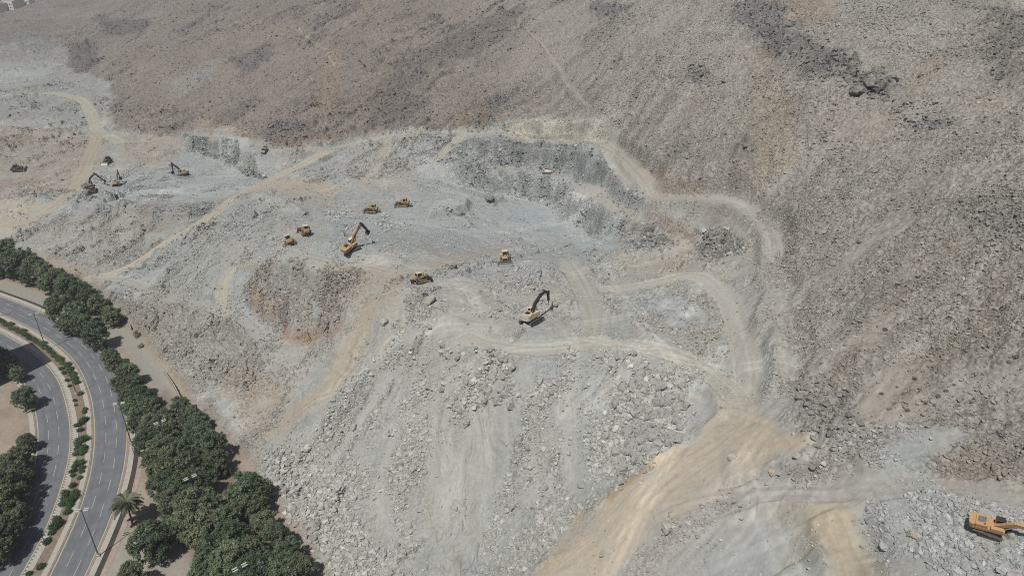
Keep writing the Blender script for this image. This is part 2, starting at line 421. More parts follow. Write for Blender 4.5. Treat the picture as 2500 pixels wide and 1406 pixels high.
# dark outcrops on the natural hill
for s_, o_, c_ in (("1450,8 1540,20 1500,60 1440,40", .9, DARK), ("1780,20 1850,8 1910,25 1960,90 1920,120 1850,90 1790,70", 1, (110,109,110)),
        ("1870,100 1960,90 2060,140 2100,180 2000,200 1920,170 1870,140", .7, (118,112,108)), ("1960,150 2060,145 2080,190 1980,195", 1, (104,102,101)),
        ("2070,180 2150,182 2175,215 2140,250 2090,235", 1, (112,110,109)), ("1690,160 1730,165 1760,205 1700,200", .8, DARK),
        ("2260,285 2320,300 2330,330 2270,320", .9, DARK), ("1800,330 1840,335 1850,375 1810,365", .8, (110,108,106)),
        ("1880,250 1940,240 1950,330 1890,330", .6, (128,126,122)), ("650,320 690,300 740,310 720,345 670,365 645,350", 1, (112,110,109)),
        ("1120,310 1200,230 1240,240 1210,300 1140,325", .8, (112,110,108)), ("1100,285 1190,262 1200,285 1110,310", .4, (148,124,100)),
        ("1030,130 1180,40 1290,20 1230,110 1080,170", .6, (112,104,100)), ("880,260 1000,130 1090,110 1000,240 900,300", .6, (116,109,105)),
        ("240,40 370,50 350,90 250,90", .9, (96,93,92)), ("160,110 230,100 250,150 180,180", .9, (96,93,92)),
        ("400,200 520,150 540,170 440,245", .4, (140,138,134)), ("1960,925 2040,915 2090,1000 2130,1065 2090,1090 2000,1085 1965,1020", 1, (112,110,108)),
        ("1960,1040 2090,1050 2130,1080 2060,1100 1980,1075", .9, (146,146,142)), ("2320,500 2520,480 2540,560 2400,570", .8, (122,120,117)),
        ("2380,20 2520,30 2540,130 2420,140", .8, (112,106,103)), ("2380,130 2500,150 2520,200 2400,190", .7, (118,112,108)),
        ("1850,60 1840,120 1900,150 1990,130 1930,100", .8, (112,108,106)), ("560,150 660,100 680,130 590,200", .6, (110,106,104)),
        ("480,330 620,230 640,250 560,310", .6, (114,109,105))):
    region(s_, c_, 4, .75, 1.6, o=o_)
region("420,205 490,160 530,165 500,200 440,240", (146,146,143), 2.5, .55, 1.2)
region("395,235 440,215 470,230 420,250", (146,146,143), 2.5, .5, 1.2)
region("1880,0 2040,0 2020,60 1960,70", (150,124,102), 6, .7, 1.5)
region("780,120 830,130 850,270 770,300", (146,124,102), 6, .45, 1.5)
region("1800,250 1890,260 1900,420 1830,430", (148,132,108), 7, .4, 1.5)
region("1500,380 1540,420 1600,460 1760,478 1780,470 1640,445 1560,410 1500,350", (150,126,104), 2, .5, .8)
region("1600,465 1700,470 1790,480 1700,486 1610,478", (174,160,138), 1.5, .6, .5, o=.3)
region("1570,520 1650,540 1720,580 1700,600 1620,560 1570,540", (148,122,104), 2, .5, .8, o=.6)
region("620,352 720,325 830,335 840,345 700,368", (142,120,104), 2.5, .6, 1, o=.4)
# lower right
region("1850,1175 1950,1135 2080,1088 2145,1100 2090,1150 1990,1180", (126,114,107), 3, .8, 1, o=.7)
region("1640,1290 1800,1200 2000,1180 2100,1190 2000,1260 1900,1330 1700,1420 1500,1420", (158,153,147), 5, .7, 1.2, s=.3)
region("1700,1320 1850,1300 1900,1380 1760,1420 1640,1420", (156,160,160), 6, .7, 1.5, s=.4)
region("1900,1260 2000,1250 2040,1330 2000,1420 1860,1420 1920,1330", (166,153,130), 5, .7, 1.5, s=.4)
region("2060,1110 2250,1068 2330,1050 2300,1140 2150,1170", (148,154,151), 4, .7, 1.5)
region("2270,1060 2350,1045 2365,1060 2320,1110", (166,168,162), 2, .8, .7, s=.7)
region("2350,1130 2520,1090 2540,1200 2400,1195", (148,134,122), 5, .6, 1.5)
region("2100,1230 2260,1200 2420,1260 2540,1330 2540,1450 2300,1440 2150,1330", (152,154,152), 5, .7, 1.5)
region("2100,1350 2240,1330 2290,1400 2100,1440", (164,154,142), 5, .5, 1.5, s=.4)
# tan haul road mouth and fan
region("""1800,950 1850,1008 1900,1075 1992,1085 1930,1125 1860,1155 1780,1172 1730,1228 1640,1282 1560,1322 1490,1400 1440,1440 1260,1440 1340,1380
1420,1310 1478,1222 1600,1132 1700,1062 1765,1000""", (180,163,140), 1.6, .92, .6, s=.85, o=0)
region("1780,1150 1860,1120 1880,1160 1800,1215 1700,1255 1660,1270 1720,1200", (168,160,150), 3, .7, 1, s=.5)
region("1800,1080 1870,1060 1960,1090 1880,1140", (172,158,134), 4, .5, 1.2)
region("1310,1400 1400,1260 1415,1250 1420,1310 1350,1380", (180,156,122), 2, .8, .6, s=.6)
region("1475,1222 1530,1165 1600,1128 1640,1098 1600,1140 1500,1228", (160,136,106), 1.2, .8, .5)
# haul tracks
track("205,685 300,662 400,600 500,540 600,470 660,440 760,390 830,360", TAN, 6.5)
track("830,360 900,345 960,332 1040,326 1130,325", (170,165,152), 6)
track("640,368 750,366 860,352", (164,155,140), 5)
track("1130,322 1110,350 1060,395", (168,162,146), 6)
track("950,335 925,395 890,445", (166,158,142), 6, 2, .7)
region("590,475 650,440 760,436 835,462 790,492 690,478", (170,156,134), 3, .75, 1, s=.6)
track("660,445 740,452 800,470", (170,158,138), 6, 2)
track("-80,240 100,230 190,243 222,280 236,318 290,348", (172,168,148), 9, 1.4)
track("236,330 222,370 200,425 150,485 60,545 0,548", (168,156,134), 9, 2)
track("300,350 400,345 480,335 560,345", (163,150,134), 6, 2, .6)
track("205,685 300,684 360,708 430,740 500,757 560,752", (160,157,148), 5.5)
track("558,752 545,700 590,640 680,625", (172,162,142), 4.5, 1.5, .7)
track("560,752 610,790 650,845 668,885", (156,157,153), 6, 1.8, .7)
track("790,655 880,652 970,662 1100,640 1240,600", (168,157,138), 7, 3, .6)
track("700,625 780,640 860,655", (164,158,146), 8, 3, .6)
track("1000,700 1120,690 1180,700", (162,160,152), 6, 2, .6)
track("1380,640 1420,700 1450,770 1430,845", (168,162,148), 7, 2.5, .7)
track("1480,705 1600,690 1690,668 1752,702 1790,770 1815,850 1828,930 1812,985", (174,168,157), 6, 1, bank=False)
track("1130,830 1250,850 1340,852 1430,842 1560,845 1660,875 1740,918 1792,962 1806,1010", (172,167,155), 6.2, 1)
track("1806,985 1800,1040 1720,1110 1600,1200 1500,1300 1350,1420", (180,165,142), 8, 3, .4, ruts=.14, bank=False)
track("1490,345 1485,385 1525,440 1575,482 1700,489 1800,496 1858,540 1890,600 1880,655 1790,672", (166,161,152), 5.5, 1, .7, s=.8)
track("1600,470 1560,420 1500,370 1400,345 1250,335 1150,330", (165,158,145), 5.5, 1.2, .7)
track("1920,700 1925,800 1915,905 1900,980", (160,157,150), 4, 2, .6, s=.2, warp=.8)
track("1885,640 1895,760 1885,830", (158,155,147), 4, 2, .5, s=.2, warp=.8)
track("2540,1225 2400,1203 2250,1184 2140,1190 2060,1230 1990,1262", (159,156,147), 4.5, 1.4, .5, s=.6)
track("2005,1265 2040,1310 2070,1360 2095,1440", (172,153,122), 6, 1.8, .7)
track("1600,1300 1750,1240 1880,1200 2000,1195 2140,1180", (158,152,146), 5, 2, .5)
track("1265,55 1330,120 1372,180 1410,236 1442,266", (156,146,135), 3.5, 1.2, .55, s=.4)
for s_, w_, c_ in (("2520,620 2350,800 2180,980", 7, (138, 126, 112)), ("2330,600 2160,760 2050,920", 6, (140, 128, 114)), ("2080,520 2050,680 1990,820", 5, (162, 156, 146)), ("1860,120 1880,250 1900,400", 8, (152, 136, 114)), ("1700,230 1650,330 1560,400", 5, (142, 128, 115)), ("820,120 800,220 800,300", 7, (148, 128, 110)), ("560,60 470,180 380,300", 8, (146, 128, 112)), ("1010,60 930,200 900,290", 6, (142, 126, 112)), ("2400,60 2250,200 2150,330", 6, (150, 138, 122))):
    paint(*mask_line(P(s_), w_, 2.8, 1.3)[:2], c_, .45)
track("0,120 70,108 140,100", (150,138,126), 5, 1.5, .6)
track("-60,118 0,116 100,122 160,140", (140,138,132), 4, 1.5, .6)
track("725,72 752,95 800,132 815,165", (176,160,140), 2.0, .8, .6, s=0, warp=.8, ruts=0)

# faint wheel tracks wandering over the worked floors
r_ = np.random.default_rng(99)
for (u_, v_, hd_, n_) in ((1200, 560, 20, 7), (1380, 600, 100, 6), (1120, 700, 0, 6), (1250, 800, 160, 6), (900, 640, 10, 5), (1000, 540, 30, 5), (760, 470, 30, 4), (520, 450, 20, 5),
                          (1560, 760, 80, 4), (1640, 620, 20, 4), (1800, 1080, 60, 6), (1600, 1230, 50, 6), (1850, 1250, 10, 6), (2050, 1280, 80, 5), (1500, 860, 0, 4), (330, 470, 10, 4), (100, 450, 30, 4)):
    c_ = pix2w([(u_, v_)])[0]
    for k_ in range(n_):
        p_ = c_ + r_.normal(size=2)*9; a_ = rad(hd_ + r_.normal()*22); cu_ = r_.normal()*.012; pts_ = [p_ - 25*np.array([math.cos(a_), math.sin(a_)])*r_.random()]
        for s_ in range(int(8 + r_.random()*8)):
            pts_.append(pts_[-1] + 4.5*np.array([math.cos(a_), math.sin(a_)])); a_ += cu_*4.5
        i_, m_, lat_, al_ = mask_line(np.array(pts_), 4.2, 1.2, .15, world=True)
        wh_ = np.exp(-((np.abs(lat_) - 1.1)/.45)**2)*m_*(.6 + .5*perlin(al_/5, al_*0, 431))
        sg_ = .20 if k_ % 2 else -.16
        tint[i_] *= (1 + sg_*wh_ + .05*m_)[:, None].astype(np.float32)
        setw(smooth, i_, m_*.55*(1 - outc[i_]), 1)
for s_, w_ in (("1275,900 1290,1000 1300,1100 1325,1200", 3.2), ("1400,880 1398,980 1388,1080 1402,1190", 3.6), ("955,905 905,1000 830,1100 765,1180", 3.0), ("1010,960 960,1080 930,1200 940,1320", 3.6), ("1560,900 1590,980 1570,1050", 2.4)):
    track(s_, (164, 164, 160), w_, 1.4, .55, s=.8, warp=.7, ruts=.08, bank=False)
# a pale rock hump with a broken right-hand side stands on the floor
i_, m_ = mask_poly(P("1045,535 1060,505 1110,488 1150,492 1140,512 1090,528"), 1.6, .5); STEPZ[i_] += 3.2*m_; paint(i_, m_, (168, 170, 167), .7)
i_, m_ = mask_poly(P("1165,492 1180,474 1225,470 1232,484 1200,494"), 1.2, .4); STEPZ[i_] += 2.4*m_; paint(i_, m_, (142, 148, 149), .7)
# ---- level land beside the road
FLAT = P("-400,640 0,618 60,650 225,705 300,785 350,840 405,915 470,985 560,1085 640,1160 700,1240 760,1345 830,1500 600,2000 -400,2000 -900,1200")
fw = ground0(FLAT)
i_, m_ = mask_poly(fw, 4.0, 0.3, world=True)
flat[i_] = m_
setw(hill, np.arange(N), flat, 0); setw(outc, np.arange(N), flat, 0); setw(smooth, np.arange(N), flat*0.95, 1)
sand = lin((164, 148, 130)) + (lin((150, 132, 114)) - lin((164, 148, 130)))*np.clip(0.5 + 1.6*fbm(X/9, Y/9, 88, 4), 0, 1)[:, None]
tint[:] = tint*(1 - flat[:, None]) + sand*flat[:, None]
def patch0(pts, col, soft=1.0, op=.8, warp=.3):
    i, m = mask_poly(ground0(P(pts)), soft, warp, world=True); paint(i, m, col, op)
LANE = smooth_line(ground0(P("-120,640 0,692 60,714 150,757 240,775 300,815 345,862 385,915 420,970 450,1025 480,1070 520,1130")), 2.0)
i_, m_, lat_, al_ = mask_line(LANE, 7.5, 0.8, 0.15, world=True)
paint(i_, m_, (152, 147, 138), .9)
i_, m_, lat_, al_ = mask_line(LANE + np.array([3.6, 1.2]), 2.2, 0.8, 0.2, world=True); paint(i_, m_, (160, 146, 122), .7)
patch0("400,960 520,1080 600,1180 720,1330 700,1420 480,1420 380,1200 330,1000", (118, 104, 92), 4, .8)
patch0("270,1330 330,1290 420,1330 500,1400 420,1440 240,1440", (158, 152, 142), 2, .7, .6)
patch0("400,1230 470,1260 500,1330 470,1400 420,1330", (150, 124, 104), 2, .5, .6)
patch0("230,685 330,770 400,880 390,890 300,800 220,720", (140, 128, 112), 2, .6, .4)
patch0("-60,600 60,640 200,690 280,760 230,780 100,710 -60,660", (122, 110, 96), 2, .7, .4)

print('tint %.1fs' % (time.time() - T0))
# ---- stepped quarry faces: (line along the crest, drop in metres, width of the face); low ground on the right of travel
for s_, h_, w_ in (("1105,372 1200,380 1300,388 1400,405 1475,450 1545,490 1575,520", 8.5, 4.0),
                   ("1050,405 1130,418 1230,440 1330,452 1400,488 1470,520 1530,560", 8.5, 4.5),
                   ("1225,320 1330,315 1475,318", 4.5, 3.0), ("430,342 520,350 590,380 650,425", 8.0, 4.0),
                   ("600,690 640,665 720,655 850,662", 2.5, 3.0), ("1480,1215 1540,1165 1620,1118 1760,1010", -1.6, 1.2),
                   ("150,502 290,514 430,528 560,492", 3.0, 2.0), ("165,478 270,478 420,470 530,452", 1.6, 1.6), ("600,475 680,492 745,520", 1.8, 2), ("645,372 700,388 770,392 840,372", 3.0, 2), ("890,400 960,372 1040,345", 2.2, 2), ("1275,648 1330,664 1382,692", 1.8, 1.5), ("1010,648 1090,655 1140,640", 1.8, 1.4), ("1480,650 1560,640 1650,612", 1.8, 1.6), ("60,440 130,430 200,405", 1.8, 1.6), ("-60,232 40,230 110,222", 2.5, 2), ("-60,172 60,182 160,168", 2.5, 2), ("1330,760 1390,748 1400,720", 1.2, 1.4), ("870,640 960,648 1000,640", 1.5, 1.5), ("1760,1190 1850,1165 1990,1140", 2.0, 1.6), ("1930,1280 1960,1330 1970,1380", 1.6, 1.4), ("1690,575 1790,590 1800,620", 3.5, 2.5), ("1500,560 1600,575", 2.5, 2.0),
                   ("-60,322 60,325 200,335", 2.5, 3), ("1030,445 1120,470 1200,480", 1.2, 2)):
    w = smooth_line(pix2w(P(s_)), 3.0)
    L = 18.0
    lo, hi = w.min(0) - 3*L, w.max(0) + 3*L
    idx = np.nonzero((X > lo[0]) & (X < hi[0]) & (Y > lo[1]) & (Y < hi[1]))[0]
    px, py = X[idx] + 0.7*WX[idx], Y[idx] + 0.7*WY[idx]
    d, sd, al = seg_dist(px, py, w)
    tot = np.linalg.norm(np.diff(w, axis=0), axis=1).sum()
    tap = sstep(0, 0.15*tot, al)*sstep(0, 0.15*tot, tot - al)
    sg = d*sd
    prof = (0.5 - sstep(-w_/2, w_/2, sg))*np.exp(-(d/L)**2)
    STEPZ[idx] += -prof*(-1)*h_*tap*1.0
# berms of loose rock along crests and track edges
for s_, h_, w_ in (("250,518 400,520 500,505 600,470", 1.4, 4), ("1090,850 1160,848 1240,885", 1.2, 4), ("1450,868 1560,858 1680,885 1745,935", 1.0, 3),
                   ("610,478 700,500 745,520", 1.2, 3), ("1760,1010 1700,1060 1600,1130", 1.2, 3), ("2110,1215 2240,1198 2330,1220 2400,1255", 1.0, 3),
                   ("2150,1150 2280,1185 2400,1240", 1.0, 4), ("1190,700 1180,740 1230,770", 1.0, 4), ("690,440 760,402 830,372", 1.0, 3)):
    idx, m, _, _ = mask_line(P(s_), w_, w_*0.5, 0.5); STEPZ[idx] += h_*m*(0.7 + 0.6*qn2[idx])

# ---- small relief
def stones(s, seed, p=0.55):
    d, c = worley(X/s, Y/s, seed)
    r = 0.25 + 0.45*c
    return s*p*np.sqrt(np.clip(1 - (d/r)**2, 0, 1))*r*1.4
near = 1 - sstep(150, 330, RG)
big = 3.4*fbm(X/70, Y/70, 101, 4) + 2.6*(ridged(X/48 + .5*perlin(X/60, Y/60, 104), Y/48, 103, 4) - .55)
hillz = big + 1.5*fbm(X/22, Y/22, 111, 4) + np.where(X < 0, 1.0, .25)*(ridged(U/30, V/9, 121, 4) - 0.55) + 0.40*fbm(X/4.2, Y/4.2, 131, 3)
hillz += stones(3.2, 141, .5)*0.9 + stones(1.7, 151, .5)*0.9*(1 - sstep(500, 900, RG))
fold = V/5.5 + 1.6*perlin(X/26, Y/26, 163)
outz = 3.6*(ridged(U/22, fold, 161, 4) - 0.5) + 1.3*ridged(X/5, Y/4, 171, 3) - 0.6 + stones(4.0, 181, .7)*1.1 + stones(2.0, 183, .6)
gul = ridged(X/24, Y/90, 191, 3) - 0.5
# layered, folded beds of the cut faces: open joints run along the benches
cp_ = pix2w(P("1110,365 1545,490")); cv_ = (cp_[1] - cp_[0])/np.linalg.norm(cp_[1] - cp_[0])
UB = X*cv_[0] + Y*cv_[1]; VB = -X*cv_[1] + Y*cv_[0]
fB = VB/3.3 + 1.5*perlin(UB/19, VB/13, 601) + 0.45*perlin(UB/6, VB/5, 602)
tB = fB - np.floor(fB)
joint = np.exp(-((tB - .5)/.13)**2)*sstep(-.25, .15, perlin(UB/9, VB/3.5, 603))
fC = (UB + 1.3*VB)/6.5 + 1.2*perlin(UB/9, VB/9, 621); tC = fC - np.floor(fC)
joint = np.maximum(joint, .8*np.exp(-((tC - .5)/.08)**2)*sstep(0, .3, perlin(UB/6, VB/6, 622)))
# slabs that rise gently and break off sharply on the side away from the sun
def slabs(L, ax, ay, seed, wob=1.1):
    f = (X*ax + Y*ay)/L + wob*perlin(X/(1.7*L), Y/(1.7*L), seed) + .35*perlin(X/(.5*L), Y/(.5*L), seed + 1)
    return (f - np.floor(f) - .5)*np.clip(.55 + 1.2*perlin(X/(1.4*L), Y/(2.2*L), seed + 2), 0, 1.4)
sl1 = slabs(5.2, .86, -.50, 631); sl2 = slabs(2.3, .95, .15, 635); sl3 = slabs(8.5, .90, -.35, 639)
cutz = 2.1*sl1 + 1.0*sl2 + 1.4*(ridged(UB/13, fB*.9, 604, 3) - .5) - 1.2*joint + 1.1*fbm(X/2.6, Y/2.6, 605, 3) + .9*(tB - .5)*(1 - joint)
tint *= (1 + cut*(.50*np.sign(perlin(UB/14, fB*1.0, 607))*np.abs(perlin(UB/14, fB*1.0, 607))**.7*.6 + .12*perlin(UB/3, VB/3, 608)))[:, None]
tH = fold - np.floor(fold)
jointH = np.exp(-((tH - .5)/.10)**2)*sstep(-.1, .3, perlin(U/12, V/4, 609))
outz = outz*.7 - 1.2*jointH + 2.6*sl3*np.clip(RG/250, .5, 1.4) + 1.7*sl1 + .8*sl2
apron = np.zeros(N, np.float32); chute = np.zeros(N, np.float32)
for s_, a_ in (("645,1130 720,1060 920,865 1080,850 1250,880 1450,900 1490,1200 1330,1345 1250,1420 815,1420 755,1320", apron),
               ("1060,1000 1150,980 1245,1000 1240,1120 1200,1250 1180,1420 1050,1420 1040,1200", chute)):
    i_, m_ = mask_poly(P(s_), 4, .8); a_[i_] = m_
grv = 1.2*(ridged(X/5.0 + 1.3*perlin(X/8, Y/11, 613), Y/17, 611, 4) - .5) + .5*fbm(X/2.0, Y/5, 612, 3)
tint *= (1 + np.maximum(.35*apron, chute)*(.12*perlin(X/2.2 + perlin(X/7, Y/9, 616), Y/11, 614) + .10*perlin(X/4.5, Y/20, 615)))[:, None]
quaz = 0.9*fbm(X/26, Y/26, 201, 4) + 0.45*fbm(X/7, Y/7, 211, 3) + 0.16*fbm(X/2.4, Y/2.4, 221, 3) + 0.5*gul + (stones(2.1, 231, .4)*0.45 + stones(1.0, 241, .45)*0.6*near)*np.clip(.3 + 1.5*qn2, 0, 1)
del gul
hillz = hillz + .35*sl2 + .5*sl1*np.clip(n2 + .4, 0, 1)
quaz = quaz + .25*sl2*np.clip(qn2 + .5, 0, 1) + .6*sl1*np.clip(qn + .25, 0, .8)
rel = hill*hillz + (1 - hill)*quaz
rel = rel*(1 - outc) + outc*((1 - cut)*outz + cut*cutz + hill*big)
rel = rel + .45*apron*grv
rel = rel*(1 - smooth*0.86) + smooth*hill*big*0.8 + chute*1.3*grv
rel = rel*(1 - flat)
ZB = Z0 + STEPZ
for ix2, m2, zc, bm_ in CUTS: ZB[ix2] = ZB[ix2]*(1 - m2) + zc*m2 + bm_
ZB = ZB*(1 - flat) + 0.0*flat          # smooth ground that machines stand on
Z = ZB + rel
print('relief %.1fs' % (time.time() - T0))

ZG = Z.reshape(NR, NA)
def Hfin(x, y):
    x = np.asarray(x, float); y = np.asarray(y, float)
    r = np.hypot(x, y); a = np.arctan2(x, y)
    fr = np.clip(np.interp(r, RR, np.arange(NR)), 0, NR - 1.001); fa = np.clip((a - AZ[0])/(AZ[1] - AZ[0]), 0, NA - 1.001)
    ir = fr.astype(int); ia = fa.astype(int); fr = fr - ir; fa = fa - ia
    p = ZG[ir, ia]*(1 - fa) + ZG[ir, ia+1]*fa
    q = ZG[ir+1, ia]*(1 - fa) + ZG[ir+1, ia+1]*fa
    return p*(1 - fr) + q*fr
def normal_at(x, y, s=3.0):
    gx = (Hfin(x + s, y) - Hfin(x - s, y))/(2*s); gy = (Hfin(x, y + s) - Hfin(x, y - s))/(2*s)
    return Vector((-float(gx), -float(gy), 1)).normalized()
def place(uv, H=None): return raycast(uv, H or Hfin)
# ------------------------------------------------------------------ mesh and material helpers
def new_mesh(name, verts, faces_flat, nper, smooth=False):
    me = bpy.data.meshes.new(name)
    verts = np.asarray(verts, np.float32); f = np.asarray(faces_flat, np.int32).ravel()
    nf = len(f)//nper
    me.vertices.add(len(verts)); me.vertices.foreach_set('co', verts.ravel())
    me.loops.add(len(f)); me.loops.foreach_set('vertex_index', f)
    me.polygons.add(nf); me.polygons.foreach_set('loop_start', np.arange(nf, dtype=np.int32)*nper)
    if smooth: me.polygons.foreach_set('use_smooth', np.ones(nf, bool))
    else: me.polygons.foreach_set('use_smooth', np.zeros(nf, bool))
    me.update(calc_edges=True)
    return me
def attr_color(me, name, cols):
    a = me.attributes.new(name, 'FLOAT_COLOR', 'POINT')
    c = np.ones((len(cols), 4), np.float32); c[:, :3] = cols
    a.data.foreach_set('color', c.ravel())
def attr_float(me, name, v):
    a = me.attributes.new(name, 'FLOAT', 'POINT'); a.data.foreach_set('value', np.asarray(v, np.float32))
def link(name, me, mat=None, parent=None):
    o = bpy.data.objects.new(name, me); COL.objects.link(o)
    if mat is not None and me is not None and not me.materials: me.materials.append(mat)
    if parent is not None: o.parent = parent
    return o
def tag(o, label, cat, group=None):
    o['label'] = label; o['category'] = cat
    if group: o['group'] = group
    return o
def empty(name, loc, rot=None):
    o = bpy.data.objects.new(name, None); COL.objects.link(o); o.location = loc
    o.empty_display_size = 0.5
    if rot is not None: o.rotation_euler = rot
    return o
def kind(o, k): o['kind'] = k; return o

class Mat:
    """a small wrapper to build node materials"""
    def __init__(s, name):
        s.m = bpy.data.materials.new(name); s.m.use_nodes = True
        s.t = s.m.node_tree; s.b = s.t.nodes['Principled BSDF']
        s.b.inputs['Specular IOR Level'].default_value = 0.25
    def n(s, typ, **kw):
        nd = s.t.nodes.new(typ)
        for k, v in kw.items():
            if k.startswith('_'): setattr(nd, k[1:], v)
            else: nd.inputs[k.replace('__', ' ')].default_value = v
        return nd
    def l(s, a, b): s.t.links.new(a, b)
    def noise(s, scale, detail=3, rough=.55, coord='Object', vec=None):
        nz = s.n('ShaderNodeTexNoise', Scale=scale, Detail=detail, Roughness=rough)
        if vec is None:
            tc = s.n('ShaderNodeTexCoord'); vec = tc.outputs[coord]
        s.l(vec, nz.inputs['Vector']); return nz.outputs['Fac']
    def ramp(s, fac, stops):
        r = s.n('ShaderNodeValToRGB'); s.l(fac, r.inputs['Fac'])
        e = r.color_ramp.elements
        while len(e) < len(stops): e.new(0.5)
        for i, (p, c) in enumerate(stops):
            e[i].position = p; e[i].color = tuple(c) + (1,) if len(c) == 3 else c
        return r.outputs['Color']
    def mul(s, a, b, fac=1.0):
        m = s.n('ShaderNodeMix', _data_type='RGBA', _blend_type='MULTIPLY')
        m.inputs['Factor'].default_value = fac
        s.l(a, m.inputs['A']); s.l(b, m.inputs['B']); return m.outputs['Result']
    def bump(s, h, strength=.4, dist=.1):
        b = s.n('ShaderNodeBump', Strength=strength, Distance=dist); s.l(h, b.inputs['Height']); s.l(b.outputs['Normal'], s.b.inputs['Normal'])

ALB = 0.80        # how much of a photographed sunlit value is surface colour
def A(c): return tuple(float(q) for q in lin(c)*ALB)

def mat_plain(name, rgb, rough=.6, vary=.18, scale=2.0, metal=0.0):
    k = Mat(name); c = A(rgb)
    f = k.noise(scale, 4)
    lo = tuple(q*(1 - vary) for q in c); hi = tuple(min(1, q*(1 + vary)) for q in c)
    k.l(k.ramp(f, [(.3, lo), (.7, hi)]), k.b.inputs['Base Color'])
    k.b.inputs['Roughness'].default_value = rough; k.b.inputs['Metallic'].default_value = metal
    return k.m

def mat_ground():
    k = Mat('stony_ground')
    at = k.n('ShaderNodeAttribute', _attribute_name='tint')
    sc = k.n('ShaderNodeVectorMath', _operation='SCALE'); sc.inputs['Scale'].default_value = ALB
    k.l(at.outputs['Color'], sc.inputs[0])
    geo = k.n('ShaderNodeNewGeometry'); pos = geo.outputs['Position']
    n1 = k.ramp(k.noise(0.9, 5, .65, vec=pos), [(.25, (.72, .71, .70)), (.5, (1, 1, 1)), (.75, (1.24, 1.23, 1.21))])
    vo = k.n('ShaderNodeTexVoronoi', Scale=1.9); k.l(pos, vo.inputs['Vector'])
    sep = k.n('ShaderNodeSeparateColor'); k.l(vo.outputs['Color'], sep.inputs[0])
    n2 = k.ramp(sep.outputs[0], [(.0, (.70, .69, .69)), (.45, (.98, .98, .98)), (1, (1.28, 1.28, 1.27))])
    ro = k.n('ShaderNodeAttribute', _attribute_name='stony')
    m0 = k.n('ShaderNodeMix', _data_type='RGBA', _blend_type='MULTIPLY'); mr0 = k.n('ShaderNodeMapRange'); mr0.inputs['To Min'].default_value = .35; mr0.inputs['To Max'].default_value = 1
    k.l(ro.outputs['Fac'], mr0.inputs['Value']); k.l(mr0.outputs['Result'], m0.inputs['Factor']); k.l(sc.outputs[0], m0.inputs['A']); k.l(n1, m0.inputs['B']); c = m0.outputs['Result']
    m = k.n('ShaderNodeMix', _data_type='RGBA', _blend_type='MULTIPLY'); k.l(ro.outputs['Fac'], m.inputs['Factor']); k.l(c, m.inputs['A']); k.l(n2, m.inputs['B'])
    k.l(m.outputs['Result'], k.b.inputs['Base Color'])
    k.b.inputs['Roughness'].default_value = .95; k.b.inputs['Specular IOR Level'].default_value = .1
    h1 = k.noise(2.4, 6, .7, vec=pos)
    v2 = k.n('ShaderNodeTexVoronoi', Scale=1.35); k.l(pos, v2.inputs['Vector'])
    ha = k.n('ShaderNodeMath', _operation='MULTIPLY_ADD'); k.l(v2.outputs['Distance'], ha.inputs[0]); ha.inputs[1].default_value = -1.1; k.l(h1, ha.inputs[2]); h = ha.outputs[0]
    bm = k.n('ShaderNodeBump', Distance=.34); k.l(h, bm.inputs['Height'])
    mr = k.n('ShaderNodeMapRange'); mr.inputs['To Min'].default_value = .06; mr.inputs['To Max'].default_value = .8
    k.l(ro.outputs['Fac'], mr.inputs['Value']); k.l(mr.outputs['Result'], bm.inputs['Strength'])
    k.l(bm.outputs['Normal'], k.b.inputs['Normal'])
    return k.m
def mat_rock():
    k = Mat('broken_rock')
    at = k.n('ShaderNodeAttribute', _attribute_name='tint')
    sc = k.n('ShaderNodeVectorMath', _operation='SCALE'); sc.inputs['Scale'].default_value = ALB
    k.l(at.outputs['Color'], sc.inputs[0])
    n1 = k.ramp(k.noise(1.7, 4, .6), [(.3, (.84, .84, .84)), (.7, (1.13, 1.12, 1.11))])
    k.l(k.mul(sc.outputs[0], n1), k.b.inputs['Base Color'])
    k.b.inputs['Roughness'].default_value = .92; k.b.inputs['Specular IOR Level'].default_value = .12
    k.bump(k.noise(4, 4, .6), .35, .15)
    return k.m
M_GROUND = mat_ground(); M_ROCK = mat_rock()

# ------------------------------------------------------------------ the terrain object
q = np.arange(NR*NA, dtype=np.int32).reshape(NR, NA)
F = np.stack([q[:-1, :-1], q[1:, :-1], q[1:, 1:], q[:-1, 1:]], -1).reshape(-1, 4)
me = new_mesh('hillside', np.stack([X, Y, Z], -1), F, 4, smooth=True)
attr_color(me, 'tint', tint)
stony = (1 - smooth)*(1 - flat*.8)*np.clip(hill + outc + .25 + 1.1*np.clip(qn2 + .1, 0, .6), 0, 1)
attr_float(me, 'stony', np.clip(np.maximum(stony, .10), 0, 1))
terrain = kind(link('terrain', me, M_GROUND), 'structure')
del F
print('terrain %.1fs' % (time.time() - T0))
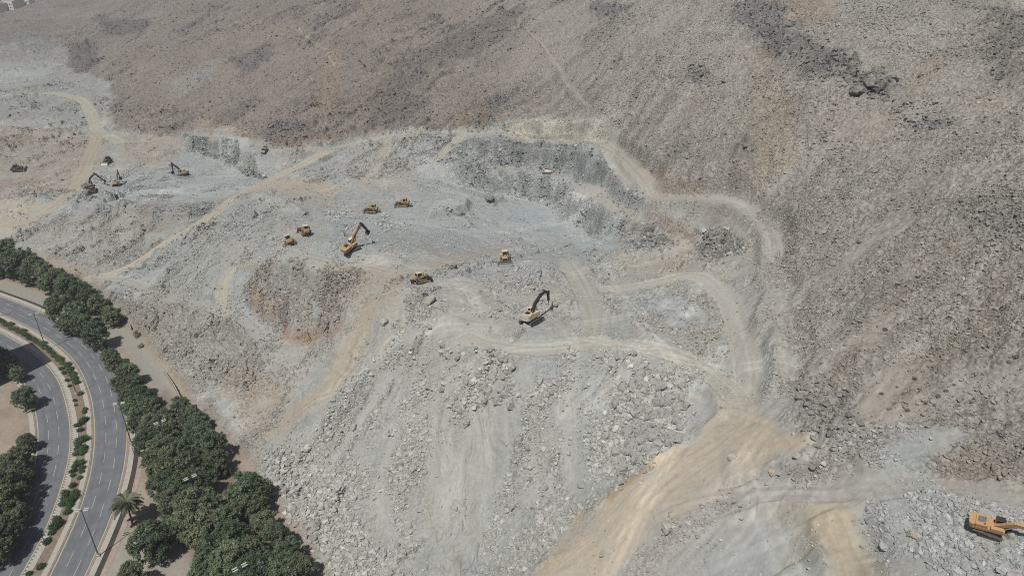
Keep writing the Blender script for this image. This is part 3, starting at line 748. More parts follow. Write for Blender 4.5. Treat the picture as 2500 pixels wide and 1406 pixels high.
# ------------------------------------------------------------------ broken rock: hull shapes, scattered in world space
def rock_shape(seed, npts=11, boxy=0.5, flatten=0.7):
    r = np.random.default_rng(seed)
    p = r.normal(size=(npts, 3)); p /= np.linalg.norm(p, axis=1)[:, None]
    p = np.sign(p)*np.abs(p)**(1 - 0.45*boxy)
    p /= np.abs(p).max()
    p *= (0.75 + 0.3*r.random((npts, 1)))*np.array([1.0, 0.62 + 0.35*r.random(), flatten*(0.6 + 0.5*r.random())])
    bm = bmesh.new()
    for c in p: bm.verts.new(c)
    g = bmesh.ops.convex_hull(bm, input=bm.verts)
    bmesh.ops.delete(bm, geom=list({e for e in g['geom_unused'] + g['geom_interior'] if isinstance(e, bmesh.types.BMVert)}), context='VERTS')
    bmesh.ops.recalc_face_normals(bm, faces=bm.faces)
    bm.verts.index_update()
    v = np.array([list(x.co) for x in bm.verts], np.float32); f = np.array([[x.index for x in fc.verts] for fc in bm.faces if len(fc.verts) == 3], np.int32)
    bm.free()
    v *= 0.5/np.abs(v[:, :2]).max()
    return v, f
ROCKS = [rock_shape(900 + i, 9 + i % 4, 0.2 + 0.6*((i*37) % 10)/10) for i in range(26)]
ALLR = []          # every sampled rock: x, y, size, tint
def density(idx, kind_):
    if kind_ == 'clump': return np.clip(0.12 + 2.8*fbm(X[idx]/11, Y[idx]/17, 501, 4) + 0.8*fbm(X[idx]/3, Y[idx]/4, 502, 2), 0.04, 3)
    if kind_ == 'even': return np.ones(len(idx))
    if kind_ == 'hill': return np.clip(0.5 + 1.2*fbm(X[idx]/50, Y[idx]/50, 513, 3) + 1.5*fbm(X[idx]/16, Y[idx]/16, 511, 3) + 0.7*fbm(X[idx]/5, Y[idx]/5, 512, 2), 0.05, 3)
def sample(idx, m, count, smin, smax, power, col, zone, kind_='clump', var=.15, keep=True, colfrom=0.0):
    w = AREA[idx]*m*density(idx, kind_)
    if keep: w = w*(1 - 0.93*smooth[idx])
    w = w*(1 - flat[idx])
    c = np.cumsum(w); tot = c[-1]
    if tot <= 0: return
    pick = idx[np.searchsorted(c, rng.random(count)*tot).clip(0, len(idx) - 1)]
    rr = RG[pick]*(1 + (rng.random(count) - .5)*0.004); aa = np.arctan2(X[pick], Y[pick]) + (rng.random(count) - .5)*(AZ[1] - AZ[0])
    x = rr*np.sin(aa); y = rr*np.cos(aa)
    u = rng.random(count)
    s = (smin**(-power) + u*(smax**(-power) - smin**(-power)))**(-1/power)
    c3 = lin(col)[None]*np.ones((count, 1))
    if colfrom: c3 = c3*(1 - colfrom) + tint[pick]*colfrom*1.06
    c3 = c3*(1 + var*rng.normal(size=(count, 1)))*(1 + 0.02*rng.normal(size=(count, 3)))
    ALLR.append((x, y, s, np.clip(c3, 0.03, .75), np.full(count, zone)))
def rocks_in(pts, count, smin, smax, power=2.0, col=(158, 158, 153), zone=0, kind_='clump', soft=2, keep=True, colfrom=0.25):
    idx, m = mask_poly(P(pts), soft, 0.8); sample(idx, m, count, smin, smax, power, col, zone, kind_, keep=keep, colfrom=colfrom)
def rocks_on(pts, width, count, smin, smax, power=2.0, col=(158, 158, 153), zone=0, kind_='clump', keep=False, colfrom=.25):
    idx, m, _, _ = mask_line(P(pts), width, width*.4, 0.6); sample(idx, m, count, smin, smax, power, col, zone, kind_, keep=keep, colfrom=colfrom)
G1 = (180, 179, 173); G2 = (170, 173, 172); G3 = (160, 156, 148)
# zones: 1 front rubble apron, 2 rubble below the middle track, 3 boulder pocket by the tan road, 4 mound between the two right tracks,
# 5 blasted rock by the right excavator, 6 quarry floor, 7 left flank, 8 natural hill
rocks_in("1060,858 1250,880 1240,1000 1160,1020 1050,1100 1010,1250 1040,1420 815,1420 755,1320 695,1215 645,1130 720,1065 830,950 920,865", 24000, .24, 2.2, 2.35, G1, 1)
rocks_in("645,1125 760,1100 860,1200 900,1420 815,1420 755,1320 695,1215", 3500, .5, 2.0, 2.0, G1, 1, 'even')
rocks_on("640,1135 690,1205 755,1310 815,1410", 4.0, 330, .7, 2.6, 1.6, G1, 1)
rocks_in("1075,850 1160,845 1250,890 1245,985 1130,1000 1050,985", 1100, .6, 2.4, 1.8, G1, 1)
rocks_on("1000,800 960,900 1000,980 1060,1010", 9, 700, .4, 1.6, 2, G1, 1)
rocks_in("1240,890 1450,1000 1490,1200 1420,1255 1330,1345 1250,1420 1150,1420 1215,1200 1245,1010", 11000, .24, 1.9, 2.4, G1, 2)
rocks_in("1320,1090 1380,1110 1420,1240 1330,1345 1240,1420 1190,1400 1300,1280", 900, .6, 2.2, 1.7, G1, 2)
rocks_on("1410,880 1430,960 1400,1010", 8, 500, .4, 1.5, 2, G1, 2)
rocks_in("1430,870 1540,855 1690,880 1745,935 1700,1005 1640,1065 1555,1150 1480,1205 1455,1000", 6200, .28, 2.2, 2.1, G1, 3)
rocks_in("1520,930 1670,930 1690,1000 1630,1075 1540,1150 1500,1130", 850, .8, 2.7, 1.7, G1, 3, 'even')
rocks_on("1540,1190 1600,1110 1640,1075", 4, 120, .9, 2.8, 1.6, G1, 3)
rocks_in("1540,800 1640,690 1745,730 1795,860 1745,875 1640,850 1570,840", 2600, .35, 1.5, 2.2, G3, 4)
rocks_on("1680,740 1700,780 1660,810", 7, 350, .5, 1.5, 2, G3, 4)
rocks_in("2230,1205 2330,1222 2410,1262 2540,1320 2540,1430 2400,1430 2310,1370 2250,1290", 6500, .28, 1.3, 2.1, G2, 5)
rocks_on("2255,1230 2300,1260 2320,1330 2390,1380", 5, 550, .45, 1.3, 1.8, G2, 5)
rocks_on("2150,1130 2290,1180 2380,1225 2480,1275", 3.5, 900, .3, 1.1, 2.2, G2, 5)
rocks_in("2110,1215 2240,1205 2260,1300 2180,1340 2110,1300", 1300, .25, 1.2, 2.2, G2, 5)
rocks_on("2060,1085 2180,1060 2260,1065", 3.0, 320, .4, 1.2, 2, G2, 5)
rocks_on("1640,1290 1850,1200 2000,1120 2100,1100", 6, 700, .3, 1.3, 2.2, G3, 5)
rocks_in("1185,635 1260,615 1330,690 1340,780 1260,770 1200,715", 2200, .35, 1.7, 2.2, G2, 6, keep=False)
rocks_in("800,515 960,520 1010,560 900,575 820,560", 1600, .45, 2.0, 2.1, G2, 6, keep=False)
rocks_in("790,570 900,590 960,620 830,640", 1200, .35, 1.3, 2.2, G2, 6, keep=False)
rocks_in("600,565 700,590 700,645 610,625", 800, .5, 1.9, 2, G2, 6, keep=False)
rocks_in("960,690 1100,680 1080,760 1000,790 960,740", 1500, .35, 1.4, 2.2, G3, 6)
rocks_on("1080,640 1000,740 940,770", 6, 500, .4, 1.6, 2, G3, 6)
rocks_in("1060,520 1180,520 1140,560 1060,555", 350, .5, 1.8, 2, G2, 6)
rocks_in("370,645 560,485 700,520 640,620 560,645 480,745", 4800, .45, 1.5, 2.3, (164, 165, 161), 7)
rocks_on("250,515 400,528 500,512 600,476", 5, 1700, .5, 1.6, 2.2, (146, 150, 150), 7)
rocks_on("100,470 250,475 420,480 560,455", 5, 900, .5, 1.4, 2.2, (140, 145, 146), 7)
rocks_in("60,530 250,512 480,545 540,495 330,645 230,675 120,630", 3600, .45, 1.3, 2.5, (158, 156, 150), 7)
rocks_in("230,430 330,430 420,400 480,440 420,470 300,470", 1800, .5, 1.3, 2.4, (140, 147, 150), 7)
rocks_on("380,710 470,745 600,785 650,870 640,960", 12, 1700, .4, 1.4, 2.2, (152, 150, 145), 7)
rocks_in("290,722 520,770 600,795 655,865 600,955 520,955 430,895 350,830", 3000, .4, 1.4, 2.4, G3, 7)
rocks_in("600,690 640,655 850,655 905,680 865,720 820,790 700,795 660,790 615,740", 3800, .4, 1.6, 2.3, (136, 126, 117), 7)
rocks_on("800,830 740,900 690,960 660,1030", 8, 900, .4, 1.3, 2.2, (150, 147, 140), 7)
rocks_in("560,1000 660,1050 660,1130 620,1120", 500, .35, 1.2, 2.2, G3, 7)
rocks_in("700,450 840,400 960,340 1120,330 1060,395 900,440", 3200, .5, 1.6, 2.4, (140, 134, 127), 6)
rocks_in("430,335 520,345 590,375 650,425 620,430 540,380", 900, .6, 2.0, 2.2, (120, 126, 124), 6)
rocks_in("1105,350 1330,358 1480,432 1565,500 1530,560 1340,470 1060,400", 1800, .5, 1.8, 2.2, (146, 150, 150), 6, colfrom=.5)
rocks_in("1870,480 1930,560 1965,700 1970,860 1960,1000 1900,960 1900,840 1870,640", 2600, .3, 1.2, 2.5, (154, 149, 141), 6, keep=False)
rocks_in("1500,545 1600,545 1700,560 1800,570 1800,640 1700,640 1580,610", 1500, .5, 1.8, 2.2, (134, 129, 122), 6)
for s_, n_, a_, b_ in (("1780,20 1850,8 1910,25 1960,90 1920,120 1850,90 1790,70", 420, .9, 4.0), ("1870,95 1960,85 2070,135 2110,185 2010,205 1920,175 1860,140", 330, .8, 3.6),
        ("1960,145 2065,140 2085,195 1985,200", 160, .8, 3.4), ("2060,175 2155,178 2185,215 2140,258 2080,240", 150, 1.0, 5.0), ("2150,230 2330,290 2335,335 2260,320 2160,270", 160, .7, 2.6),
        ("1690,155 1735,160 1765,210 1700,205", 90, .8, 3.2), ("645,305 740,300 740,350 650,370", 200, .9, 3.6), ("1120,300 1215,225 1250,240 1210,310 1140,330", 150, .8, 3.0),
        ("1440,5 1545,15 1510,65 1440,45", 120, .9, 3.4), ("230,35 375,45 355,95 240,95", 160, 1.2, 4.0), ("155,105 235,95 255,155 175,185", 140, 1.0, 3.4),
        ("1960,920 2045,910 2095,1000 2135,1070 2090,1095 2000,1088 1960,1020", 260, .5, 2.6), ("2310,495 2530,475 2545,565 2400,575", 260, .5, 2.0), ("2370,15 2530,25 2545,205 2390,190", 260, .7, 2.6)):
    rocks_in(s_, n_, a_, b_, 1.7, (124, 121, 119), 8, 'even', keep=False, colfrom=.5)
for s_, n_, a_, b_ in (("1105,350 1160,345 1240,352 1330,358 1420,378 1480,432 1545,478 1565,500 1540,508 1470,460 1400,425 1320,405 1210,395 1120,400", 330, .7, 2.4),
        ("1060,395 1120,395 1200,420 1290,435 1340,440 1400,480 1480,515 1530,560 1500,565 1430,530 1340,480 1240,455 1130,435", 280, .7, 2.2),
        ("425,330 500,335 560,355 600,380 640,415 655,440 600,420 540,375 440,352", 200, .8, 2.4), ("1500,550 1590,545 1620,590 1570,610 1500,590", 140, .8, 2.8), ("1680,565 1790,570 1800,620 1740,640 1690,605", 170, .8, 3.0)):
    for col_, fr_ in (((100, 106, 107), .6), ((172, 177, 177), .4)):
        rocks_in(s_, int(n_*fr_), a_, b_, 1.6, col_, 6, 'clump', keep=False, colfrom=.15)
# spilled stone along the edges of the haul tracks
for cl_, wd_ in TRACKS:
    t_ = np.gradient(cl_, axis=0); t_ /= np.linalg.norm(t_, axis=1)[:, None]; nn_ = np.stack([t_[:, 1], -t_[:, 0]], -1)
    ln_ = np.linalg.norm(np.diff(cl_, axis=0), axis=1).sum()
    for sd_ in (-1, 1):
        i_, m_, _, _ = mask_line(cl_ + nn_*sd_*(wd_/2 + .8), 1.3, .6, .14, world=True)
        far_ = np.median(np.hypot(cl_[:, 0], cl_[:, 1]))
        if len(i_): sample(i_, m_, int(ln_*(3.0 if far_ < 260 else 1.2)), .22 if far_ < 260 else .4, 1.0 if far_ < 260 else 1.2, 2.4, (168, 165, 158), 6, 'clump', keep=False, colfrom=.35)
# all over: worked ground, then the natural hillside
qidx = np.nonzero((quarry > .5) & (flat < .5))[0]
sample(qidx, quarry[qidx]*np.clip(1.2 - RG[qidx]/700, .15, 1), 62000, .28, 1.2, 2.5, (172, 170, 164), 6, 'clump', colfrom=.55)
front = np.abs(gaz.ravel()) < rad(50)
hidx = np.nonzero((hill > .5) & front & (RG < 230))[0]
sample(hidx, hill[hidx], 66000, .3, 1.3, 2.8, (152, 146, 136), 8, 'hill', colfrom=.75, var=.13)
hidx = np.nonzero((hill > .5) & front & (RG >= 230) & (RG < 480))[0]
sample(hidx, hill[hidx], 64000, .5, 1.9, 2.9, (140, 131, 122), 8, 'hill', colfrom=.75, var=.14)
hidx = np.nonzero((hill > .5) & front & (RG >= 480) & (RG < 1000))[0]
sample(hidx, hill[hidx], 22000, 1.0, 3.0, 2.8, (128, 120, 112), 8, 'hill', colfrom=.75, var=.14)
oidx = np.nonzero((outc > .5) & front & (RG < 800))[0]
sample(oidx, outc[oidx]*np.clip(RG[oidx]/400, .3, 1.5), 13000, .7, 2.6, 2.4, (124, 121, 118), 8, 'clump', colfrom=.7, var=.12)

RX = np.concatenate([a[0] for a in ALLR]); RY = np.concatenate([a[1] for a in ALLR]); RS = np.concatenate([a[2] for a in ALLR])
RC = np.concatenate([a[3] for a in ALLR]).astype(np.float32); RZN = np.concatenate([a[4] for a in ALLR])
RZ = Hfin(RX, RY)
KEEP = np.ones(len(RX), bool)
CLEAR = []        # (x, y, radius) kept free of loose rock, filled by the machines
print('rocks', len(RX), '%.1fs' % (time.time() - T0))

def rock_mesh(name, sel, seed):
    r = np.random.default_rng(seed)
    n = len(sel); var = r.integers(0, len(ROCKS), n)
    V, F, C = [], [], []; off = 0
    for k in range(len(ROCKS)):
        s = sel[var == k]
        if not len(s): continue
        v, f = ROCKS[k]; m = len(s)
        a = r.random(m)*2*PI; tx = (r.random(m) - .5)*0.9; ty = (r.random(m) - .5)*0.9
        sc = RS[s]
        p = v[None]*sc[:, None, None]
        ct, st = np.cos(tx)[:, None], np.sin(tx)[:, None]
        y = p[..., 1]*ct - p[..., 2]*st; z = p[..., 1]*st + p[..., 2]*ct; x = p[..., 0]
        ct, st = np.cos(ty)[:, None], np.sin(ty)[:, None]
        x, z = x*ct + z*st, -x*st + z*ct
        ct, st = np.cos(a)[:, None], np.sin(a)[:, None]
        x, y = x*ct - y*st, x*st + y*ct
        q = np.stack([x + RX[s][:, None], y + RY[s][:, None], z + (RZ[s] + 0.14*sc)[:, None]], -1)
        V.append(q.reshape(-1, 3)); C.append(np.repeat(RC[s], len(v), 0))
        F.append((f[None] + (off + np.arange(m)*len(v))[:, None, None]).reshape(-1, 3)); off += m*len(v)
    me = new_mesh(name, np.concatenate(V), np.concatenate(F), 3)
    attr_color(me, 'tint', np.concatenate(C))
    return me

# ---- the boulders that show largest are things of their own
BOULDERS = [  # u, v, size m, colour, label
 (1628, 1288, 3.6, (178, 174, 164), 'largest pale boulder, split in two, on the right edge of the tan haul road'),
 (672, 1170, 3.0, (160, 160, 155), 'big grey block at the foot of the rubble apron nearest the trees'),
 (1118, 520, 5.6, (146, 148, 145), 'huge dark slab with a deep shadow below the two upper bulldozers'),
 (1195, 482, 5.6, (138, 142, 141), 'long dark slab lying on the blue-grey quarry floor'),
 (1606, 1083, 2.7, (172, 171, 166), 'large white block at the lower tip of the boulder pocket'),
 (1560, 1072, 2.4, (165, 165, 160), 'squarish white block left of the lower tip of the boulder pocket'),
 (1657, 930, 2.2, (170, 169, 163), 'bright angular boulder in the upper right of the boulder pocket'),
 (936, 786, 3.2, (176, 172, 160), 'pale double boulder on the crest above the tan slide'),
 (1360, 1182, 2.4, (168, 168, 162), 'tall pale block in the line of stones left of the haul road'),
 (1358, 1155, 1.8, (164, 164, 158), 'pale block just above the tall pale block left of the haul road'),
 (864, 1042, 2.2, (170, 169, 164), 'pale oblong boulder alone on the upper rubble apron'),
 (1140, 1030, 2.6, (166, 163, 155), 'pale boulder at the head of the bare sandy chute'),
 (62, 608, 5.0, (150, 148, 148), 'rounded grey boulder beside the truck behind the left trees'),
 (345, 650, 5.5, (164, 164, 158), 'flat pale slab between the two forks of the tan track'),
 (1249, 829, 1.8, (192, 190, 184), 'small white slab on the track below the beige excavator'),
 (1786, 1116, 1.7, (184, 178, 166), 'lone white stone on the tan fan of the haul road'),
 (1945, 1112, 1.7, (176, 170, 158), 'pale stone at the right-hand edge of the tan fan'),
 (1885, 1154, 1.8, (186, 170, 150), 'buff flat stone below the tan fan beside dark rock'),
 (1845, 1160, 1.3, (186, 182, 176), 'small white stone left of the buff flat stone'),
 (2228, 1304, 1.7, (172, 162, 146), 'buff round boulder left of the orange excavator on the right edge'),
 (2160, 1330, 1.8, (158, 162, 160), 'pair of split slabs in the lower right rubble'),
 (2450, 1390, 2.0, (172, 176, 174), 'pale block at the bottom right corner of the photo'),
 (2260, 1215, 1.3, (172, 172, 166), 'light boulder on the bend above the right rubble heap'),
 (1490, 1000, 1.7, (160, 160, 155), 'grey block at the left side of the boulder pocket'),
 (1505, 866, 2.4, (156, 156, 152), 'leaning block on the upper rim of the boulder pocket'),
 (1548, 862, 2.0, (158, 158, 152), 'dark sided block right of the leaning block on the rim'),
 (1355, 742, 2.2, (176, 174, 170), 'upright white slab right of the beige excavator bucket'),
 (1105, 650, 3.0, (150, 149, 144), 'ledge-like boulder above the bulldozer on the mid terrace'),
 (1050, 735, 4.2, (174, 168, 156), 'smooth pale slab below the bulldozer on the mid terrace'),
 (1680, 1276, 1.6, (182, 180, 172), 'rounded white stone right of the split boulder'),
 (1470, 1350, 1.5, (170, 166, 156), 'stone on the lower right margin of the haul road'),
 (2126, 205, 5.6, (140, 136, 133), 'dark round outcrop boulder on the upper right hillside'),
 (2096, 224, 5.4, (136, 132, 129), 'dark broken outcrop block below the dark round boulder on the hillside'),
 (836, 575, 3.6, (150, 152, 150), 'boulder beside the orange excavator boom'),
 (745, 520, 3.4, (152, 154, 152), 'rounded boulder on the crest above the two paired bulldozers'),
 (235, 300, 0, None, '')]
BOULDERS = [b for b in BOULDERS if b[2] > 0]
def boulder_mesh(i, size, col):
    """a hull broken further by cleavage cuts and small chips"""
    r = np.random.default_rng(4000 + i)
    v, f = rock_shape(3000 + i, 20, 0.5, 0.85)
    bm = bmesh.new()
    vs_ = [bm.verts.new(c) for c in v]
    for t_ in f: bm.faces.new([vs_[k] for k in t_])
    for k in range(6):
        n = Vector(r.normal(size=3)); n.z = abs(n.z)*.6; n.normalize()
        g = bmesh.ops.bisect_plane(bm, geom=bm.verts[:] + bm.edges[:] + bm.faces[:], plane_co=n*(.30 + .12*r.random()), plane_no=n, clear_outer=True)
        ed = [e for e in g['geom_cut'] if isinstance(e, bmesh.types.BMEdge)]
        if ed: bmesh.ops.holes_fill(bm, edges=bm.edges[:])
    bmesh.ops.triangulate(bm, faces=bm.faces[:])
    bmesh.ops.subdivide_edges(bm, edges=bm.edges[:], cuts=1)
    for q in bm.verts: q.co += Vector(r.normal(size=3))*.022
    bmesh.ops.triangulate(bm, faces=bm.faces[:]); bmesh.ops.recalc_face_normals(bm, faces=bm.faces[:])
    me = bpy.data.meshes.new('boulder'); bm.to_mesh(me); bm.free()
    me.transform(Matrix.Scale(size*1.12, 4))
    attr_color(me, 'tint', np.tile(lin(col), (len(me.vertices), 1))); me.materials.append(M_ROCK)
    return me
# the largest-looking sampled rocks, by how big they come out in the photograph
pu, pv, pd = project(RX, RY, RZ)
app = RS/pd*FPX
vis = (pu > -20) & (pu < W0 + 20) & (pv > -20) & (pv < H0 + 20) & (RZN < 6) & (RZN > 0)
order = np.argsort(-np.where(vis, app, 0))[:262]
KEEP[order] = False
ZL = {1: ('grey angular boulder lying in the wide rubble apron above the tree belt', 'boulders in the rubble apron'),
      2: ('grey boulder in the rubble slope between the sandy chute and the haul road', 'boulders below the middle track'),
      3: ('pale angular boulder heaped in the pocket left of the haul road junction', 'boulders in the pocket'),
      4: ('grey boulder on the stony mound between the two right-hand tracks', 'boulders on the mound'),
      5: ('blue-grey boulder in the blasted rock near the right-edge excavator', 'boulders near the right excavator')}
# ------------------------------------------------------------------ the divided road in the lower left
OUT_R = smooth_line(ground0(P("-160,672 -80,693 0,722 60,744 114,768 187,808 242,852 282,910 305,980 314,1050 308,1130 290,1207 268,1278 214,1400 165,1500")), 1.0)
OUT_L = smooth_line(ground0(P("-160,706 -80,733 0,766 36,783 85,808 135,841 171,873 197,912 219,972 227,1037 225,1101 216,1159 198,1224 173,1289 119,1404 70,1500")), 1.0)
INN_R = smooth_line(ground0(P("-160,742 -80,775 0,809 66,847 114,888 142,923 157,957 172,1018 175,1073 169,1130 144,1217 108,1307 54,1406 -5,1500")), 1.0)
INN_L = smooth_line(ground0(P("-160,800 -80,842 0,880 48,926 72,968 85,1018 89,1060 86,1105 75,1160 50,1232 10,1322 -40,1412 -100,1500")), 1.0)
def resample(l, n):
    s = np.r_[0, np.cumsum(np.linalg.norm(np.diff(l, axis=0), axis=1))]
    t = np.linspace(0, s[-1], n); return np.stack([np.interp(t, s, l[:, k]) for k in (0, 1)], -1)
def strip(a, b, z, cross=6):
    """sheet between two lines; returns verts, quads, across 0..1, along metres"""
    n = max(len(a), len(b)); a = resample(a, n); b = resample(b, n)
    t = np.linspace(0, 1, cross + 1)
    v = a[:, None]*(1 - t)[None, :, None] + b[:, None]*t[None, :, None]
    al = np.r_[0, np.cumsum(np.linalg.norm(np.diff((a + b)/2, axis=0), axis=1))]
    V = np.concatenate([v, np.full(v.shape[:2] + (1,), z)], -1).reshape(-1, 3)
    q = np.arange(n*(cross + 1)).reshape(n, cross + 1)
    F = np.stack([q[:-1, :-1], q[:-1, 1:], q[1:, 1:], q[1:, :-1]], -1).reshape(-1, 4)
    return V, F, np.tile(t, n), np.repeat(al, cross + 1)
def sheet(name, a, b, z, mat, cross=6):
    V, F, ac, al = strip(a, b, z, cross)
    e1 = V[F[0, 1]] - V[F[0, 0]]; e2 = V[F[0, 2]] - V[F[0, 1]]
    if np.cross(e1, e2)[2] < 0: F = F[:, ::-1]
    me = new_mesh(name, V, F, 4, True); attr_float(me, 'across', ac); attr_float(me, 'along', al)
    return kind(link(name, me, mat), 'structure')
def offset(l, d):
    t = np.gradient(l, axis=0); t /= np.linalg.norm(t, axis=1)[:, None]
    return l + np.stack([t[:, 1], -t[:, 0]], -1)*d       # + is to the right of travel

def mat_asphalt():
    k = Mat('asphalt'); tc = k.n('ShaderNodeNewGeometry'); pos = tc.outputs['Position']
    c = k.ramp(k.noise(.25, 5, .6, vec=pos), [(.3, A((102, 106, 115))), (.7, A((120, 123, 130)))])
    ac = k.n('ShaderNodeAttribute', _attribute_name='across'); al = k.n('ShaderNodeAttribute', _attribute_name='along')
    cv = k.n('ShaderNodeCombineXYZ'); k.l(ac.outputs['Fac'], cv.inputs['X']); k.l(al.outputs['Fac'], cv.inputs['Y'])
    mp = k.n('ShaderNodeMapping'); mp.inputs['Scale'].default_value = (9, .03, 1); k.l(cv.outputs[0], mp.inputs['Vector'])
    st = k.ramp(k.noise(1.0, 3, .5, vec=mp.outputs[0]), [(.3, (.86, .87, .88)), (.7, (1.08, 1.07, 1.06))])
    c = k.mul(c, st)
    # sandy dust that has drifted onto the two road edges
    d1 = k.n('ShaderNodeMath', _operation='SUBTRACT'); k.l(ac.outputs['Fac'], d1.inputs[0]); d1.inputs[1].default_value = .5
    d2 = k.n('ShaderNodeMath', _operation='ABSOLUTE'); k.l(d1.outputs[0], d2.inputs[0])
    nz = k.noise(.35, 4, .6, vec=pos)
    d3 = k.n('ShaderNodeMath', _operation='MULTIPLY_ADD'); k.l(nz, d3.inputs[0]); d3.inputs[1].default_value = .16; k.l(d2.outputs[0], d3.inputs[2])
    mk = k.ramp(d3.outputs[0], [(.50, (0, 0, 0)), (.60, (.75, .75, .75))])
    mx = k.n('ShaderNodeMix', _data_type='RGBA'); k.l(mk, mx.inputs['Factor']); k.l(c, mx.inputs['A']); mx.inputs['B'].default_value = A((160, 150, 134)) + (1,)
    k.l(mx.outputs['Result'], k.b.inputs['Base Color']); k.b.inputs['Roughness'].default_value = .85
    return k.m
M_ASPH = mat_asphalt()
M_PAVE = mat_plain('paving', (176, 167, 155), .9, .10, .6)
M_PINK = mat_plain('pink_paving', (168, 146, 136), .9, .14, .7)
M_SOIL = mat_plain('planting_soil', (138, 116, 100), .95, .22, .9)
M_DITCH = mat_plain('shaded_channel_soil', (74, 66, 58), .95, .2, .5)  # brown soil darkened for a trench's shade; the sheet itself lies flat
M_WHITE = mat_plain('road_paint', (168, 170, 172), .7, .08, 1.5)
M_YELL = mat_plain('yellow_paint', (200, 178, 122), .7, .12, .6)
def mat_kerb():
    k = Mat('painted_kerb'); al = k.n('ShaderNodeAttribute', _attribute_name='along')
    m = k.n('ShaderNodeMath', _operation='MULTIPLY'); m.inputs[1].default_value = 1/1.15; k.l(al.outputs['Fac'], m.inputs[0])
    f = k.n('ShaderNodeMath', _operation='FRACT'); k.l(m.outputs[0], f.inputs[0])
    r = k.n('ShaderNodeValToRGB'); r.color_ramp.interpolation = 'CONSTANT'; k.l(f.outputs[0], r.inputs['Fac'])
    r.color_ramp.elements[0].color = A((190, 188, 180)) + (1,); r.color_ramp.elements[1].position = .5; r.color_ramp.elements[1].color = A((116, 110, 102)) + (1,)
    k.l(r.outputs['Color'], k.b.inputs['Base Color']); k.b.inputs['Roughness'].default_value = .8
    return k.m
M_KERB = mat_kerb()
sheet('carriageway', OUT_L, OUT_R, 0.03, M_ASPH, 18)
sheet('carriageway', INN_L, INN_R, 0.03, M_ASPH, 18)
def kerb(l, side, w=.38, h=.15, name='kerb'):
    """a real step: top and two faces along a line"""
    a = l; b = offset(l, side*w); n = len(l)
    V = np.concatenate([np.c_[a, np.zeros(n)], np.c_[a, np.full(n, h)], np.c_[b, np.full(n, h)], np.c_[b, np.zeros(n)]])
    q = np.arange(4*n).reshape(4, n); F = []
    for k in range(3): F.append(np.stack([q[k, :-1], q[k, 1:], q[k+1, 1:], q[k+1, :-1]], -1))
    me = new_mesh(name, V, np.concatenate(F), 4)
    al = np.r_[0, np.cumsum(np.linalg.norm(np.diff(l, axis=0), axis=1))]
    attr_float(me, 'along', np.tile(al, 4))
    return kind(link(name, me, M_KERB), 'structure')
# travel along every line runs towards the viewer: right of travel is screen left
ks = 1 if offset(OUT_R, 1.0)[len(OUT_R)//2][0] > OUT_R[len(OUT_R)//2][0] else -1      # +ks is to the right in the picture
n_ = len(OUT_R); kerb(OUT_R[:int(n_*.45)], ks); kerb(INN_R, ks)
M_PLAINK = mat_plain('worn_kerb', (150, 138, 122), .9, .2, .8)
for l_, s_ in ((OUT_R[int(n_*.45) - 1:], ks), (OUT_L, -ks), (INN_L, -ks)):
    k_ = kerb(l_, s_, .32, .13); k_.data.materials[0] = M_PLAINK
# pavements, planting bed, channel, footpath
sheet('pavement', offset(OUT_R, ks*.38), offset(OUT_R, ks*1.9), 0.14, M_PAVE, 2)
i0 = int(len(OUT_R)*.0)
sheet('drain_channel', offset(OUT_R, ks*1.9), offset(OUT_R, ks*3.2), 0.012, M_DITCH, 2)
sheet('footpath', offset(OUT_R, ks*3.2)[int(len(OUT_R)*.62):], offset(OUT_R, ks*4.7)[int(len(OUT_R)*.62):], 0.05, M_PINK, 2)
sheet('median_pavement', offset(OUT_L, -ks*.38), offset(OUT_L, -ks*1.75), 0.14, M_PAVE, 2)
sheet('median_pavement', offset(INN_R, ks*1.75), offset(INN_R, ks*.38), 0.14, M_PAVE, 2)
sheet('planting_bed', offset(OUT_L, -ks*1.75), offset(INN_R, ks*1.75), 0.08, M_SOIL, 4)
sheet('pavement', offset(INN_L, -ks*1.7), offset(INN_L, -ks*.38), 0.14, M_PAVE, 2)
# lines
def ribbon(name, l, w, z, mat): sheet(name, offset(l, -w/2), offset(l, w/2), z, mat, 1)
ribbon('edge_line', offset(OUT_R, -ks*.45), .22, .036, M_YELL)
ribbon('edge_line', offset(INN_R, -ks*.45), .22, .036, M_YELL)
ribbon('edge_line', offset(INN_L, ks*.45), .20, .036, M_YELL)
ribbon('edge_line', offset(OUT_L, ks*.45), .18, .036, M_YELL)
def lanes(a, b, frac, phase):
    n = max(len(a), len(b)); a = resample(a, n); b = resample(b, n); c = a*(1 - frac) + b*frac
    s = np.r_[0, np.cumsum(np.linalg.norm(np.diff(c, axis=0), axis=1))]
    V, F = [], []
    p = phase
    while p < s[-1] - 5:
        t = np.linspace(p, p + 5.2, 5)
        m = np.stack([np.interp(t, s, c[:, k]) for k in (0, 1)], -1)
        l, r = offset(m, -.075), offset(m, .075); o = len(V)*1
        base = sum(len(x) for x in V)
        V.append(np.c_[np.concatenate([l, r]), np.full(10, .037)])
        for i in range(4): F.append([base + i, base + i + 1, base + 5 + i + 1, base + 5 + i])
        p += 10.0
    return np.concatenate(V), np.array(F)
V_, F_ = [], []; off_ = 0
for (a, b, f, ph) in ((OUT_L, OUT_R, .36, 2), (OUT_L, OUT_R, .66, 3), (INN_L, INN_R, .34, 6), (INN_L, INN_R, .64, 4)):
    v, f_ = lanes(a, b, f, ph)
    if np.cross(v[f_[0, 1]] - v[f_[0, 0]], v[f_[0, 2]] - v[f_[0, 1]])[2] < 0: f_ = f_[:, ::-1]
    V_.append(v); F_.append(f_ + off_); off_ += len(v)
